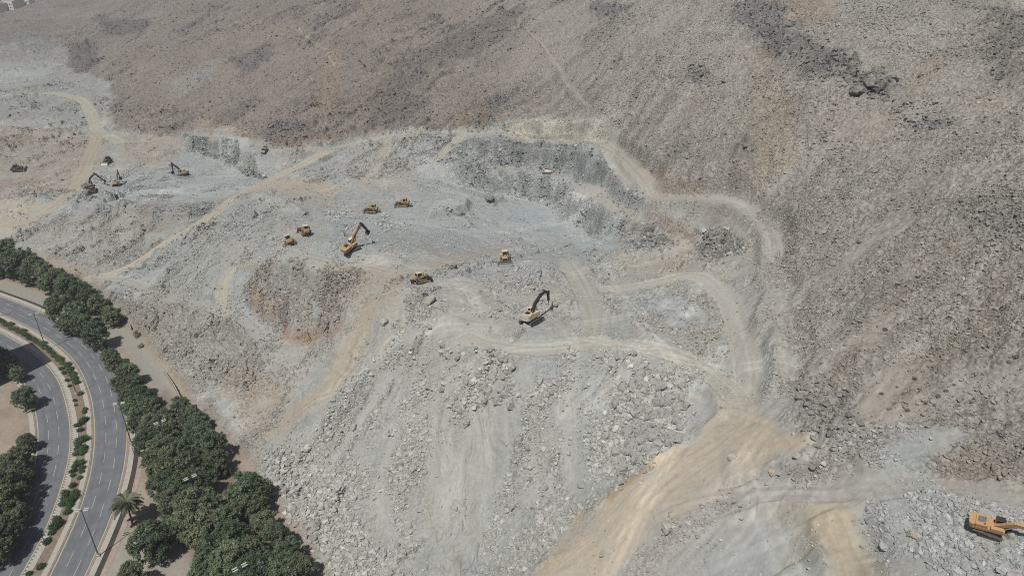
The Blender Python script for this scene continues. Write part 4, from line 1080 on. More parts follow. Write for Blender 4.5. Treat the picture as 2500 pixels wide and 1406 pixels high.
kind(link('lane_marking', new_mesh('lane_marking', np.concatenate(V_), np.concatenate(F_), 4), M_WHITE), 'structure')
# ------------------------------------------------------------------ mesh building for machines and street furniture
class MB:
    def __init__(s): s.v = []; s.f = []
    def add(s, verts, faces, M=None):
        b = len(s.v)
        for p in verts: s.v.append(tuple(M @ Vector(p)) if M is not None else tuple(p))
        for f in faces: s.f.append([b + i for i in f])
    def box(s, c, d, M=None, taper=1.0):
        x, y, z = d[0]/2, d[1]/2, d[2]/2; t = taper
        v = [(-x, -y, -z), (x, -y, -z), (x, y, -z), (-x, y, -z), (-x*t, -y*t, z), (x*t, -y*t, z), (x*t, y*t, z), (-x*t, y*t, z)]
        v = [(a + c[0], b + c[1], e + c[2]) for a, b, e in v]
        s.add(v, [(3, 2, 1, 0), (4, 5, 6, 7), (0, 1, 5, 4), (1, 2, 6, 5), (2, 3, 7, 6), (3, 0, 4, 7)], M)
    def prism(s, prof, y0, y1, M=None):
        """profile in x-z carried across y"""
        n = len(prof)
        v = [(p[0], y0, p[1]) for p in prof] + [(p[0], y1, p[1]) for p in prof]
        f = [tuple(range(n)), tuple(range(2*n - 1, n - 1, -1))] + [(i + n, (i + 1) % n + n, (i + 1) % n, i) for i in range(n)]
        s.add(v, f, M)
    def slab(s, prof, z0, z1, M=None):
        """outline in x-y raised from z0 to z1"""
        n = len(prof)
        v = [(p[0], p[1], z0) for p in prof] + [(p[0], p[1], z1) for p in prof]
        f = [tuple(range(n - 1, -1, -1)), tuple(range(n, 2*n))] + [(i, (i + 1) % n, (i + 1) % n + n, i + n) for i in range(n)]
        s.add(v, f, M)
    def bar(s, a, b, w, h=None, w2=None, h2=None):
        """tapering beam between two points in any direction; w across, h in the vertical plane"""
        h = h or w; w2 = w2 or w; h2 = h2 or h
        a = Vector(a); b = Vector(b); t = (b - a).normalized()
        side = t.cross(Vector((0, 0, 1)))
        side = side.normalized() if side.length > 1e-4 else Vector((0, 1, 0))
        up = side.cross(t)
        v = []
        for p, ww, hh in ((a, w, h), (b, w2, h2)):
            for i, j in ((-1, -1), (1, -1), (1, 1), (-1, 1)): v.append(p + side*ww/2*i + up*hh/2*j)
        s.add(v, [(3, 2, 1, 0), (4, 5, 6, 7), (0, 1, 5, 4), (1, 2, 6, 5), (2, 3, 7, 6), (3, 0, 4, 7)])
    def tube(s, a, b, r, r2=None, n=8):
        r2 = r if r2 is None else r2
        a = Vector(a); b = Vector(b); t = (b - a).normalized()
        sd_ = t.cross(Vector((0, 0, 1))) if abs(t.z) < .95 else t.cross(Vector((1, 0, 0)))
        sd_.normalize(); up = sd_.cross(t); v = []
        for p, q in ((a, r), (b, r2)):
            for i in range(n):
                an = 2*PI*i/n; v.append(p + (sd_*math.cos(an) + up*math.sin(an))*q)
        s.add(v, [tuple(range(n - 1, -1, -1)), tuple(range(n, 2*n))] + [(i, (i + 1) % n, n + (i + 1) % n, n + i) for i in range(n)])
    def build(s, name, mat, parent=None, bevel=0.0):
        me = bpy.data.meshes.new(name); me.from_pydata([tuple(p) for p in s.v], [], s.f); me.update()
        bm = bmesh.new(); bm.from_mesh(me); bmesh.ops.recalc_face_normals(bm, faces=bm.faces)
        if bevel: bmesh.ops.bevel(bm, geom=list(bm.edges), offset=bevel, segments=1, affect='EDGES', clamp_overlap=True)
        bm.to_mesh(me); bm.free()
        return link(name, me, mat, parent)
def stadium(x0, x1, z0, z1, n=7):
    r = (z1 - z0)/2; c = (z0 + z1)/2; o = []
    for i in range(n + 1):
        t = -PI/2 + PI*i/n; o.append((x1 - r + r*math.cos(t), c + r*math.sin(t)))
    for i in range(n + 1):
        t = PI/2 + PI*i/n; o.append((x0 + r + r*math.cos(t), c + r*math.sin(t)))
    return o
def rounded(pts, r=.3):
    """cut the corners of an outline"""
    o = []; n = len(pts)
    for i in range(n):
        p0, p, p1 = Vector(pts[i-1]), Vector(pts[i]), Vector(pts[(i+1) % n])
        a = (p0 - p); b = (p1 - p)
        o.append(tuple(p + a.normalized()*min(r, a.length*.45))); o.append(tuple(p + b.normalized()*min(r, b.length*.45)))
    return o
def mat_paint(name, rgb, dust=.35, rough=.5):
    """machine paint dulled by quarry dust that gathers on it in patches"""
    k = Mat(name); c = A(rgb); d = A((160, 152, 138))
    f = k.noise(1.3, 5, .65)
    k.l(k.ramp(f, [(.32, tuple(c[i]*.85 for i in range(3))), (.55, c), (.75, tuple(c[i]*(1 - dust) + d[i]*dust for i in range(3)))]), k.b.inputs['Base Color'])
    k.b.inputs['Roughness'].default_value = rough
    return k.m
M_YEL = mat_paint('yellow_machine_paint', (186, 152, 102), .45); M_ORA = mat_paint('orange_machine_paint', (204, 148, 92), .5)
M_CRE = mat_paint('cream_machine_paint', (226, 200, 160)); M_BUF = mat_paint('faded_yellow_paint', (188, 156, 108), .35)
M_TANP = mat_paint('dusty_tan_paint', (170, 150, 122), .5); M_BRNP = mat_paint('dusty_brown_paint', (112, 94, 78), .5)
M_ORB = mat_paint('rusty_orange_paint', (186, 116, 70), .3); M_CWT = mat_paint('pale_counterweight_paint', (190, 182, 168), .3)
M_BLK = mat_paint('dark_grey_paint', (56, 54, 52), .12); M_TRK = mat_paint('track_steel', (84, 80, 76), .5, .7); M_STL = mat_paint('worn_steel', (142, 140, 140), .3, .45)
M_GLS = mat_plain('dark_glass', (40, 44, 48), .15, .1); M_WHT = mat_plain('white_paint', (222, 222, 220), .45, .05)
M_RED = mat_plain('red_paint', (124, 52, 42), .5, .15); M_RUB = mat_plain('tyre_rubber', (38, 37, 36), .9, .15); M_GREY = mat_plain('engine_grey', (110, 110, 112), .6, .3)

def seat_machine(root, u, v, heading, scale=1.0, r=5.5, dz=0.0):
    """stand a machine on the ground: at the survey point, turned to its heading, tilted with the slope"""
    sm = lambda x, y: Hfin(x, y)
    p = place([(u, v)])[0]
    n = normal_at(p[0], p[1], 4.0)
    zs = [float(Hfin(p[0] + a, p[1] + b)) for a in (-2.5, 0, 2.5) for b in (-2.5, 0, 2.5)]
    f = Vector((math.cos(rad(heading)), math.sin(rad(heading)), 0)); f = (f - n*f.dot(n)).normalized()
    l = n.cross(f)
    root.matrix_world = Matrix.Translation((p[0], p[1], float(np.mean(zs)) + dz)) @ Matrix((f, l, n)).transposed().to_4x4() @ Matrix.Scale(scale, 4)
    CLEAR.append((p[0], p[1], r*scale)); return p

def excavator(u, v, head_t, head_h, body, arm, cw, boom, stick, label, scale=1.0, cabmat=None, dz=0.05, deck=None, roof=None, hammer=False):
    root = empty('excavator', (0, 0, 0))
    H = Matrix.Translation((0, 0, .25)) @ Matrix.Rotation(rad(head_h - head_t), 4, 'Z') @ Matrix.Diagonal((1, .88, 1, 1))
    for y in (-1.62, 1.62):
        m = MB(); out = stadium(-2.85, 2.85, 0.0, 1.05); inn = stadium(-2.67, 2.67, .18, .87); n = len(out)
        vs_ = [(p[0], y - .32, p[1]) for p in out] + [(p[0], y + .32, p[1]) for p in out] + [(p[0], y - .32, p[1]) for p in inn] + [(p[0], y + .32, p[1]) for p in inn]
        fs = []
        for i in range(n):
            j = (i + 1) % n
            fs += [(i, j, n + j, n + i), (2*n + j, 2*n + i, 3*n + i, 3*n + j), (j, i, 2*n + i, 2*n + j), (n + i, n + j, 3*n + j, 3*n + i)]
        m.add(vs_, fs)
        for i in range(24):                                  # shoe ribs
            x = -2.35 + i*4.7/23
            m.box((x, y, 1.07), (.08, .64, .06))
        t = m.build('track', M_TRK, root)
        m = MB(); m.box((0, y, .52), (4.5, .5, .42)); m.build('track_frame', M_GREY, t)
        m = MB(); m.tube((-2.3, y - .3, .53), (-2.3, y + .3, .53), .36, n=10); m.build('sprocket', M_BLK, t)
        m = MB(); m.tube((2.32, y - .3, .53), (2.32, y + .3, .53), .34, n=10); m.build('idler', M_STL, t)
    m = MB(); m.box((0, 0, .75), (2.2, 2.7, .6)); m.tube((0, 0, 1.0), (0, 0, 1.5), .8, n=14); m.build('undercarriage', M_BLK, root)
    def part(mb, name, mat, parent=root, bevel=0.0):
        mb.v = [tuple(H @ Vector(p)) for p in mb.v]; return mb.build(name, mat, parent, bevel)
    m = MB(); m.slab([(-2.6, -1.5), (1.9, -1.5), (2.1, -1.2), (2.1, -.5), (.5, -.45), (.5, .45), (2.1, .5), (2.1, 1.5), (-2.6, 1.5)], 1.28, 1.95)
    hs = part(m, 'upper_body', body)
    m = MB(); m.slab(rounded([(-3.6, -1.1), (-3.2, -1.5), (-2.55, -1.5), (-2.55, 1.5), (-3.2, 1.5), (-3.6, 1.1)], .25), 1.3, 2.65); part(m, 'counterweight', cw, bevel=.06)
    m = MB(); m.box((-1.55, 0, 2.3), (1.95, 2.9, .7)); m.box((.9, -1.05, 2.2), (2.0, .85, .5)); hd = part(m, 'engine_hood', body, bevel=.05)
    m = MB(); m.box((-1.7, .25, 2.68), (1.0, 1.5, .08)); m.box((-1.0, .3, 2.72), (.25, 1.3, .15)); part(m, 'engine_deck', deck or M_BLK, hd)
    m = MB(); m.tube((-1.0, -.95, 2.6), (-1.0, -.95, 3.25), .11, n=8); part(m, 'exhaust', M_STL, hd)
    m = MB(); m.prism([(.45, 1.95), (2.15, 1.95), (2.15, 2.6), (1.85, 3.25), (.45, 3.25)], .52, 1.48); cb = part(m, 'cab', cabmat or body)
    m = MB(); m.prism([(2.155, 2.1), (2.165, 2.6), (1.90, 3.15), (1.88, 3.14), (2.13, 2.58)], .6, 1.4); m.box((1.25, 1.49, 2.75), (1.3, .03, .65)); m.box((1.25, .51, 2.75), (1.3, .03, .65)); m.box((.44, 1.0, 2.8), (.03, .75, .6)); part(m, 'window', M_GLS, cb)
    m = MB(); m.box((1.25, 1.0, 3.28), (1.45, .98, .06)); part(m, 'roof', roof or (M_CRE if cabmat is None else cabmat), cb)
    for y in (-1.48, 1.48):
        m = MB(); m.bar((-2.4, y, 2.95), (-.2, y, 2.95), .05)
        for x in (-2.4, -1.3, -.2): m.tube((x, y, 2.0), (x, y, 2.95), .025, n=5)
        part(m, 'handrail', M_STL, hs)
    # boom: a cranked, tapering box beam
    bp = [Vector((p[0], 0, p[1])) for p in boom]; m = MB()
    for i in range(len(bp) - 1):
        th = [.62, .95, .7, .55][i]; th2 = [.95, .7, .55, .5][i]
        m.bar(bp[i], bp[i+1], .62, th, .58, th2)
    for p in bp[1:-1]: m.tube(p + Vector((0, -.3, 0)), p + Vector((0, .3, 0)), .47, n=12)
    bo = part(m, 'boom', arm[0])
    m = MB()
    mid = bp[1]
    for y in (-.5, .5): m.tube((1.5, y, 1.5), tuple(mid + Vector((0.2, y, -.1))), .15, .11, n=7)
    part(m, 'boom_cylinder', M_STL, bo)
    spts = [Vector((p[0], 0, p[1])) for p in stick[:2]]
    m = MB(); d = (spts[1] - spts[0]).normalized(); m.bar(spts[0] - d*.9, spts[0], .44, .45, .5, .85); m.bar(spts[0], spts[1], .5, .85, .4, .42)
    st = part(m, 'stick', arm[1])
    m = MB(); e = bp[-1]; b2 = bp[-2]; up = Vector((-(e - b2).z, 0, (e - b2).x)).normalized()
    m.tube(tuple(b2*.55 + e*.45 + up*.5), tuple(spts[0] - d*.9), .14, .10, n=7); part(m, 'stick_cylinder', M_STL, bo)
    m = MB(); m.tube(tuple(spts[0] + d*.3 + Vector((.5, 0, .2))), tuple(spts[1] - d*.5 + Vector((.45, 0, 0))), .11, n=7)
    part(m, 'bucket_cylinder', M_STL, st)
    # bucket curls below the stick tip
    t = spts[1]; m = MB(); ang = rad(stick[2])
    pr = []
    for (x, z) in ((-.25, .25), (.35, .2), (.75, -.35), (.75, -1.0), (.3, -1.45), (-.45, -1.5), (-.35, -1.3), (.2, -1.2), (.5, -.9), (.5, -.4), (.25, 0)):
        pr.append((t.x + x*math.cos(ang) - z*math.sin(ang), t.z + x*math.sin(ang) + z*math.cos(ang)))
    m.prism(pr, -.75, .75)
    side = [pr[i] for i in (1, 2, 3, 4, 5, 6)]
    m.prism(side, -.78, -.70); m.prism(side, .70, .78)
    if hammer:
        m = MB(); e = t + Vector((.35, 0, -3.6)); m.bar(t + Vector((0, 0, .3)), t.lerp(e, .62), .55, .7, .5, .6); m.bar(t.lerp(e, .62), e, .22, .22, .08, .08); m.box(tuple(t + Vector((0, 0, .1))), (.8, .6, .7))
        part(m, 'hydraulic_hammer', M_BLK)
    else: part(m, 'bucket', M_BLK)
    seat_machine(root, u, v, head_t, scale, 4.2, dz)
    return tag(root, label, 'excavator', 'excavators working in the quarry')

def bulldozer(u, v, head, body, label, scale=1.0, dz=0.05, rip=None, blade=None, cabroof=None):
    root = empty('bulldozer', (0, 0, 0))
    rip = rip or M_BLK
    for y in (-1.15, 1.15):
        m = MB()
        tri = [(-2.15, .35), (-1.95, .02), (1.9, .02), (2.2, .3), (2.15, .75), (1.9, .95), (-.55, 1.95), (-1.0, 2.05), (-1.4, 1.85), (-2.1, .75)]
        inn = [(p[0]*.84 - .02, .17 + (p[1])*.80) for p in tri]; n = len(tri)
        vs_ = [(p[0], y - .32, p[1]) for p in tri] + [(p[0], y + .32, p[1]) for p in tri] + [(p[0], y - .32, p[1]) for p in inn] + [(p[0], y + .32, p[1]) for p in inn]
        fs = []
        for i in range(n):
            j = (i + 1) % n
            fs += [(i, j, n + j, n + i), (2*n + j, 2*n + i, 3*n + i, 3*n + j), (j, i, 2*n + i, 2*n + j), (n + i, n + j, 3*n + j, 3*n + i)]
        m.add(vs_, fs); t = m.build('track', M_TRK, root)
        m = MB(); m.box((0, y, .5), (3.5, .42, .45)); m.build('track_frame', body, t)
        m = MB(); m.tube((-1.0, y - .36, 1.6), (-1.0, y + .36, 1.6), .36, n=10); m.build('sprocket', M_STL, t)
    m = MB(); m.prism([(-1.9, .6), (2.1, .6), (2.2, 1.0), (2.2, 2.15), (2.0, 2.3), (.1, 2.45), (.1, 1.9), (-1.9, 1.9)], -.78, .78); bd = m.build('body', body, root)
    m = MB(); m.box((2.21, 0, 1.5), (.05, 1.2, 1.1)); m.build('radiator_grille', M_BLK, bd)
    for y in (-.79, .79):
        m = MB(); m.box((1.1, y, 1.65), (1.7, .04, .8)); m.build('engine_panel', M_BLK, bd)
    m = MB(); m.tube((1.0, -.35, 2.3), (1.0, -.35, 3.35), .10, n=8); m.build('exhaust', M_BLK, bd)
    m = MB(); m.tube((.8, .4, 2.3), (.8, .4, 2.95), .13, n=8); m.build('air_intake', M_BLK, bd)
    m = MB(); m.slab(rounded([(-2.5, -.95), (-1.5, -.95), (-1.5, .95), (-2.5, .95)], .2), 1.5, 2.45); m.build('fuel_tank', body, root, .05)
    m = MB(); m.prism([(-1.5, 1.9), (.12, 1.9), (.12, 2.5), (-.05, 3.4), (-1.4, 3.4), (-1.5, 2.6)], -.72, .72); cb = m.build('cab', body, root)
    m = MB()
    m.box((.06, 0, 2.9), (.12, 1.15, .75)); m.box((-1.49, 0, 2.85), (.06, 1.15, .75)); m.box((-.7, .73, 2.85), (1.2, .04, .8)); m.box((-.7, -.73, 2.85), (1.2, .04, .8))
    m.build('window', M_GLS, cb)
    m = MB(); m.box((-.7, 0, 3.48), (1.75, 1.75, .14)); m.build('roof', cabroof or body, cb, .04)
    for y in (-.85, .85):
        m = MB(); m.bar((-1.35, y, 1.9), (-1.35, y, 3.42), .18); m.build('roll_bar', body, cb)
    m = MB(); m.prism([(-1.3, 1.05), (-.1, 1.05), (1.8, .95), (1.8, 1.05), (-.1, 1.35), (-1.3, 2.1)], -1.5, -1.0); m.prism([(-.2, 1.95), (.6, 1.95), (.6, 2.1), (-.2, 2.1)], -1.3, -.75); m.build('fender', body, root)
    m = MB(); m.prism([(-.2, 1.95), (.6, 1.95), (.6, 2.1), (-.2, 2.1)], .75, 1.3); m.build('fender', body, root)
    pr = [(3.25, .05), (3.05, .35), (2.98, .8), (3.05, 1.25), (3.3, 1.65), (3.22, 1.68), (2.92, 1.28), (2.84, .8), (2.92, .3), (3.12, .0)]
    m = MB(); m.prism(pr, -2.1, 2.1)
    for sy in (-1, 1): m.prism([(3.6, .0), (3.0, .0), (2.9, .8), (3.0, 1.4), (3.35, 1.6), (3.5, .9)], sy*2.1 - .05, sy*2.1 + .05)
    bl = m.build('blade', blade or M_STL, root)
    for y in (-1.62, 1.62):
        m = MB(); m.bar((-.5, y, .62), (3.0, y, .5), .22, .3); m.build('push_arm', body, root)
    for y in (-.5, .5):
        m = MB(); m.tube((1.9, y*1.5, 2.0), (2.95, y, .9), .1, n=7); m.build('lift_cylinder', M_BLK, root)
    m = MB(); m.bar((-2.1, -.5, 1.0), (-3.0, -.5, 1.05), .18, .3); m.bar((-2.1, .5, 1.0), (-3.0, .5, 1.05), .18, .3); m.box((-3.1, 0, 1.1), (.35, 1.9, .4))
    m.bar((-3.15, 0, 1.5), (-3.25, 0, .15), .14, .35); rp = m.build('ripper', rip, root)
    seat_machine(root, u, v, head, scale, 3.8, dz)
    return tag(root, label, 'bulldozer', 'bulldozers working in the quarry')
# ------------------------------------------------------------------ the machines in the quarry
B_UP = [(.5, 1.75), (2.6, 4.6), (6.2, 6.5)]                 # raised boom
B_MID = [(.5, 1.75), (3.0, 4.1), (6.9, 5.0)]
excavator(448, 430, 168, 168, M_YEL, (M_BLK, M_BLK), M_YEL, [(.5, 1.75), (2.2, 4.4), (5.4, 7.0)], [(5.4, 7.0), (6.0, 2.4), 20],
          'yellow excavator with a folded dark boom alone on the blue-grey terrace at upper left', 1.0)
excavator(287, 455, 100, 103, M_CRE, (M_BRNP, M_BRNP), M_YEL, [(.5, 1.75), (2.4, 4.6), (5.6, 7.2)], [(5.6, 7.2), (7.4, 3.4), 20],
          'excavator seen from behind, yellow counterweight, digging a dark rock pile at far left', 1.0)
excavator(219, 461, 18, 14, M_TANP, (M_BLK, M_BLK), M_TANP, [(.5, 1.75), (2.4, 5.0), (5.6, 6.8)], [(5.6, 6.8), (8.4, 2.4), 20],
          'dusty tan excavator with a black arched boom behind a dark bulldozer at far left', 1.0)
excavator(857, 606, 40, 58, M_YEL, (M_ORB, M_BLK), M_YEL, [(.5, 1.75), (2.4, 4.6), (5.8, 6.9)], [(5.8, 6.9), (7.9, 2.2), 0],
          'orange excavator with a raised orange boom below the two upper bulldozers', 1.08)
excavator(1298, 786, 52, 58, M_CRE, (M_BLK, M_BLK), M_CWT, [(.5, 1.75), (1.5, 3.9), (4.4, 5.5), (6.8, 5.7)], [(6.8, 5.7), (8.4, 4.9), 30],
          'beige excavator with a long black arm and hammer in the middle of the quarry floor', 1.12, M_CRE, hammer=True)
excavator(2419, 1300, -44, -34, M_ORA, (M_ORA, M_ORA), M_ORA, [(.5, 1.75), (3.6, 3.7), (8.0, 3.3)], [(8.0, 3.3), (11.0, 1.4), 30],
          'large orange excavator cut off by the right edge of the photo', .76, None, .05, M_GREY, M_BLK)
bulldozer(1235, 643, 269, M_BUF, 'beige bulldozer facing the camera with its wide blade lowered', 1.22, blade=M_STL, cabroof=M_CRE)
bulldozer(1026, 690, 36, M_BUF, 'yellow bulldozer with a pink-beige cab roof on the mid terrace', .98, blade=M_BLK, cabroof=M_CRE)
bulldozer(711, 600, 118, M_BUF, 'lower left bulldozer of the pair left of the orange excavator, orange blade corner', 1.3, blade=M_YEL, cabroof=M_CRE)
bulldozer(747, 573, 118, M_BUF, 'upper right bulldozer of the pair left of the orange excavator, reddish blade', 1.22, blade=M_RED, cabroof=M_CRE)
bulldozer(910, 519, 170, M_YEL, 'yellow bulldozer, the left one of the two near the upper terrace', 1.08, rip=M_BUF)
bulldozer(986, 504, 170, M_YEL, 'yellow bulldozer, the right one of the two near the upper terrace', 1.12, rip=M_BUF)
bulldozer(264, 399, 262, M_BRNP, 'dusty brown bulldozer facing downhill with a bright steel blade at far left', 1.15, blade=M_WHT)
bulldozer(231, 471, 172, M_BRNP, 'dark dusty bulldozer parked in front of the tan excavator', 1.1)
bulldozer(46, 418, 12, M_BRNP, 'dark brown bulldozer alone on the reddish earth at the left edge', 1.25)

def pickup(u, v, head, paint, label, name='pickup_truck', scale=1.0):
    r = empty(name, (0, 0, 0))
    m = MB(); m.prism([(-2.6, .45), (2.5, .45), (2.6, .7), (2.5, 1.05), (1.2, 1.15), (-2.6, 1.15)], -.9, .9); m.build('body', paint, r, .05)
    m = MB(); m.prism([(-.7, 1.15), (1.3, 1.15), (.7, 1.8), (-.5, 1.8)], -.82, .82); cb = m.build('cab', paint, r)
    m = MB(); m.prism([(1.32, 1.2), (.76, 1.76), (.72, 1.74), (1.26, 1.2)], -.74, .74); m.box((.2, .83, 1.48), (1.2, .03, .45)); m.box((.2, -.83, 1.48), (1.2, .03, .45)); m.build('window', M_GLS, cb)
    m = MB(); m.box((-1.65, 0, 1.16), (1.7, 1.5, .03)); m.build('cargo_bed', M_BLK, r)
    for x in (-1.65, 1.6):
        for y in (-.82, .82):
            m = MB(); m.tube((x, y - .12, .4), (x, y + .12, .4), .4, n=12); m.build('wheel', M_RUB, r)
    for y in (-.65, .65):
        m = MB(); m.box((2.58, y, .85), (.06, .3, .2)); m.build('headlight', M_WHT, r)
    seat_machine(r, u, v, head, scale, 2.5, .02)
    return tag(r, label, 'truck')
pickup(644, 369, 275, M_TANP, 'small dusty pickup at the start of the light track below the dark outcrop', 'pickup_truck', 1.25)

def drill_rig(u, v, head, label):
    r = empty('drill_rig', (0, 0, 0))
    for y in (-.95, .95):
        m = MB(); m.prism(stadium(-1.7, 1.7, 0, .8, 5), y - .22, y + .22); m.build('track', M_TRK, r)
    m = MB(); m.box((-.5, 0, 1.15), (2.6, 1.8, .8)); m.build('body', M_WHT, r, .05)
    m = MB(); m.box((1.15, .5, 1.5), (.95, .95, 1.5)); c = m.build('cab', M_WHT, r, .05)
    m = MB(); m.box((1.64, .5, 1.8), (.03, .75, .6)); m.box((1.15, .985, 1.8), (.7, .03, .6)); m.box((1.15, .015, 1.8), (.7, .03, .6)); m.build('window', M_GLS, c)
    m = MB(); m.bar((1.2, -.6, 1.2), (3.0, -.6, 1.9), .3); m.build('boom', M_RED, r)
    m = MB(); m.bar((-2.7, -.6, 1.75), (3.6, -.6, 2.2), .26, .3); m.tube((-2.9, -.6, 1.9), (3.3, -.6, 2.35), .07, n=6); m.build('mast', M_RED, r)
    m = MB(); m.tube((-2.3, .4, .9), (-2.3, .4, 1.8), .45, n=10); m.build('dust_collector', M_WHT, r)
    seat_machine(r, u, v, head, 1.05, 2.5, .03)
    return tag(r, label, 'drill rig')
drill_rig(1333, 424, 172, 'white drilling rig with a red mast on the bench between the two rock faces')
def compressor(u, v, head, label):
    r = empty('air_compressor', (0, 0, 0))
    m = MB(); m.prism([(-1.1, .5), (1.1, .5), (1.2, .8), (1.0, 1.5), (-1.0, 1.5), (-1.2, .8)], -.6, .6); m.build('housing', M_RED, r)
    for y in (-.68, .68):
        m = MB(); m.tube((-.2, y - .09, .35), (-.2, y + .09, .35), .35, n=10); m.build('wheel', M_RUB, r)
    m = MB(); m.bar((1.1, .25, .55), (2.3, 0, .45), .08); m.bar((1.1, -.25, .55), (2.3, 0, .45), .08); m.build('tow_bar', M_BLK, r)
    m = MB(); m.box((-1.6, 0, .6), (.5, .7, .5)); m.build('tool_box', M_WHT, r)
    seat_machine(r, u, v, head, .65, 2.0, .02)
    return tag(r, label, 'compressor', 'red compressors on the upper bench')
compressor(1447, 379, 25, 'small red towed compressor on the upper bench, the one farther left')
compressor(1464, 385, 25, 'small red towed compressor on the upper bench, the one farther right')
# ------------------------------------------------------------------ trees and shrubs
def mat_leaf(name, c0, c1, c2):
    k = Mat(name)
    oi = k.n('ShaderNodeObjectInfo'); at = k.n('ShaderNodeAttribute', _attribute_name='leaf')
    f = k.ramp(at.outputs['Fac'], [(.0, A(c0)), (.55, A(c1)), (1, A(c2))])
    hs = k.n('ShaderNodeHueSaturation')
    mr = k.n('ShaderNodeMapRange'); mr.inputs['To Min'].default_value = .72; mr.inputs['To Max'].default_value = 1.25
    k.l(oi.outputs['Random'], mr.inputs['Value']); k.l(mr.outputs['Result'], hs.inputs['Value'])
    m2 = k.n('ShaderNodeMath', _operation='MULTIPLY_ADD'); k.l(oi.outputs['Random'], m2.inputs[0]); m2.inputs[1].default_value = -.035; m2.inputs[2].default_value = .515
    k.l(m2.outputs[0], hs.inputs['Hue'])
    k.l(f, hs.inputs['Color']); k.l(hs.outputs['Color'], k.b.inputs['Base Color'])
    k.b.inputs['Roughness'].default_value = .6
    tr = k.n('ShaderNodeBsdfTranslucent'); k.l(hs.outputs['Color'], tr.inputs['Color'])
    mx = k.n('ShaderNodeMixShader'); mx.inputs[0].default_value = .28
    k.l(k.b.outputs[0], mx.inputs[1]); k.l(tr.outputs[0], mx.inputs[2]); k.l(mx.outputs[0], k.t.nodes['Material Output'].inputs['Surface'])
    return k.m
M_LEAF = mat_leaf('green_leaves', (72, 94, 62), (104, 128, 90), (140, 158, 120))
M_LEAFG = mat_leaf('olive_leaves', (84, 100, 66), (118, 132, 92), (150, 162, 122))
M_HEDGE = mat_leaf('hedge_leaves', (52, 86, 44), (76, 112, 60), (104, 138, 80))
M_DRY = mat_leaf('dry_leaves', (132, 128, 110), (152, 146, 126), (170, 163, 142))
M_BARK = mat_plain('bark', (104, 92, 80), .95, .25, 3)
M_PALM = mat_leaf('palm_leaves', (92, 100, 74), (122, 128, 100), (160, 156, 126))

def leaf_cloud(name, lobes, per, size, seed, mat, up=.35):
    """small leaf-spray faces spread through and over many lobes"""
    r = np.random.default_rng(seed); V = []; L = []
    for (cx, cy, cz, R) in lobes:
        n = int(per*(R**1.6)) + 12
        d = r.normal(size=(n, 3)); d /= np.linalg.norm(d, axis=1)[:, None]
        d[:, 2] = np.where(d[:, 2] < -.45, -d[:, 2], d[:, 2])
        rad_ = R*(0.45 + 0.95*r.random(n))
        p = np.array([cx, cy, cz]) + d*rad_[:, None]*np.array([1, 1, .95])
        nrm = d*1.0 + r.normal(size=(n, 3))*.55 + np.array([0, 0, up]); nrm /= np.linalg.norm(nrm, axis=1)[:, None]
        t = np.cross(nrm, r.normal(size=(n, 3))); t /= np.linalg.norm(t, axis=1)[:, None]; b = np.cross(nrm, t)
        s = size*(.6 + .8*r.random(n))[:, None]; s2 = s*(.45 + .35*r.random(n))[:, None]
        V.append(np.stack([p - t*s, p - b*s2*.7 + nrm*s*.12, p + t*s, p + b*s2*.7 + nrm*s*.12], 1).reshape(-1, 3))
        L.append(np.repeat(np.clip(r.random() *.5 + .5*r.random(n), 0, 1), 4))
    V = np.concatenate(V); L = np.concatenate(L)
    me = new_mesh(name, V, np.arange(len(V)), 4); attr_float(me, 'leaf', L); me.materials.append(mat)
    return me
def spray_lobes(r, w, h, z0, n):
    """many small leaf tufts on rising limbs: an uneven, feathery crown of several leaders"""
    L = []; lead = [(0, 0, 1.0)] + [(math.cos(a)*w*.22, math.sin(a)*w*.22, .68 + .28*r.random()) for a in np.arange(4)*1.57 + r.random()*2]
    for i in range(n):
        lx, ly, lh = lead[i % len(lead)]
        f = r.random()**.8; top = z0 + (h - z0)*lh; z = z0 + (top - z0)*f
        prof = (math.sin(PI*min(1, .16 + .78*f))**.75)*w*(.30 if i % 5 else .40)
        a = r.random()*2*PI; q = prof*(.35 + .65*r.random()**.5)
        L.append((lx + math.cos(a)*q, ly + math.sin(a)*q, z + .25*q, w*(.038 + .052*r.random())))
    return L
def tree_lobes(r, w, h, z0, n):
    """lobes of an upright, lumpy crown: unit tree of width w and height h above z0"""
    L = []
    for i in range(n):
        f = (i + .5)/n; z = z0 + (h - z0)*(f**.8)
        prof = math.sin(PI*min(1, max(.05, .18 + .80*f)))**.7
        a = i*2.399 + r.random()*.8; q = w/2*prof*(.45 + .5*r.random()) if i < n - 2 else w*.08
        R = w*(.095 + .065*r.random())*(1.1 - .35*f)
        L.append((math.cos(a)*q, math.sin(a)*q, z - R*.5, R))
    for i in range(6):
        a = i*1.05 + r.random(); L.append((math.cos(a)*w*.16, math.sin(a)*w*.16, z0 + (h - z0)*(.25 + .5*r.random()), w*.2))
    return L
def trunk_mesh(name, h, r0, seed, limbs=6, w=4):
    r = np.random.default_rng(seed); m = MB()
    p = Vector((0, 0, -.3)); q = Vector(((r.random() - .5)*.5, (r.random() - .5)*.5, h*.38))
    m.tube(p, q, r0*1.25, r0*.85, 9); t = Vector((q.x*1.5, q.y*1.5, h*.8)); m.tube(q, t, r0*.85, r0*.25, 8)
    for i in range(limbs):
        a = i*2*PI/limbs + r.random(); s = q.lerp(t, r.random()*.6)
        e = s + Vector((math.cos(a)*w*.32, math.sin(a)*w*.32, h*.25)); m.tube(s, e, r0*.42, r0*.1, 6)
    me = bpy.data.meshes.new(name); me.from_pydata([tuple(x) for x in m.v], [], m.f); me.materials.append(M_BARK); return me
NT = 9
CROWNS, TRUNKS = [], []
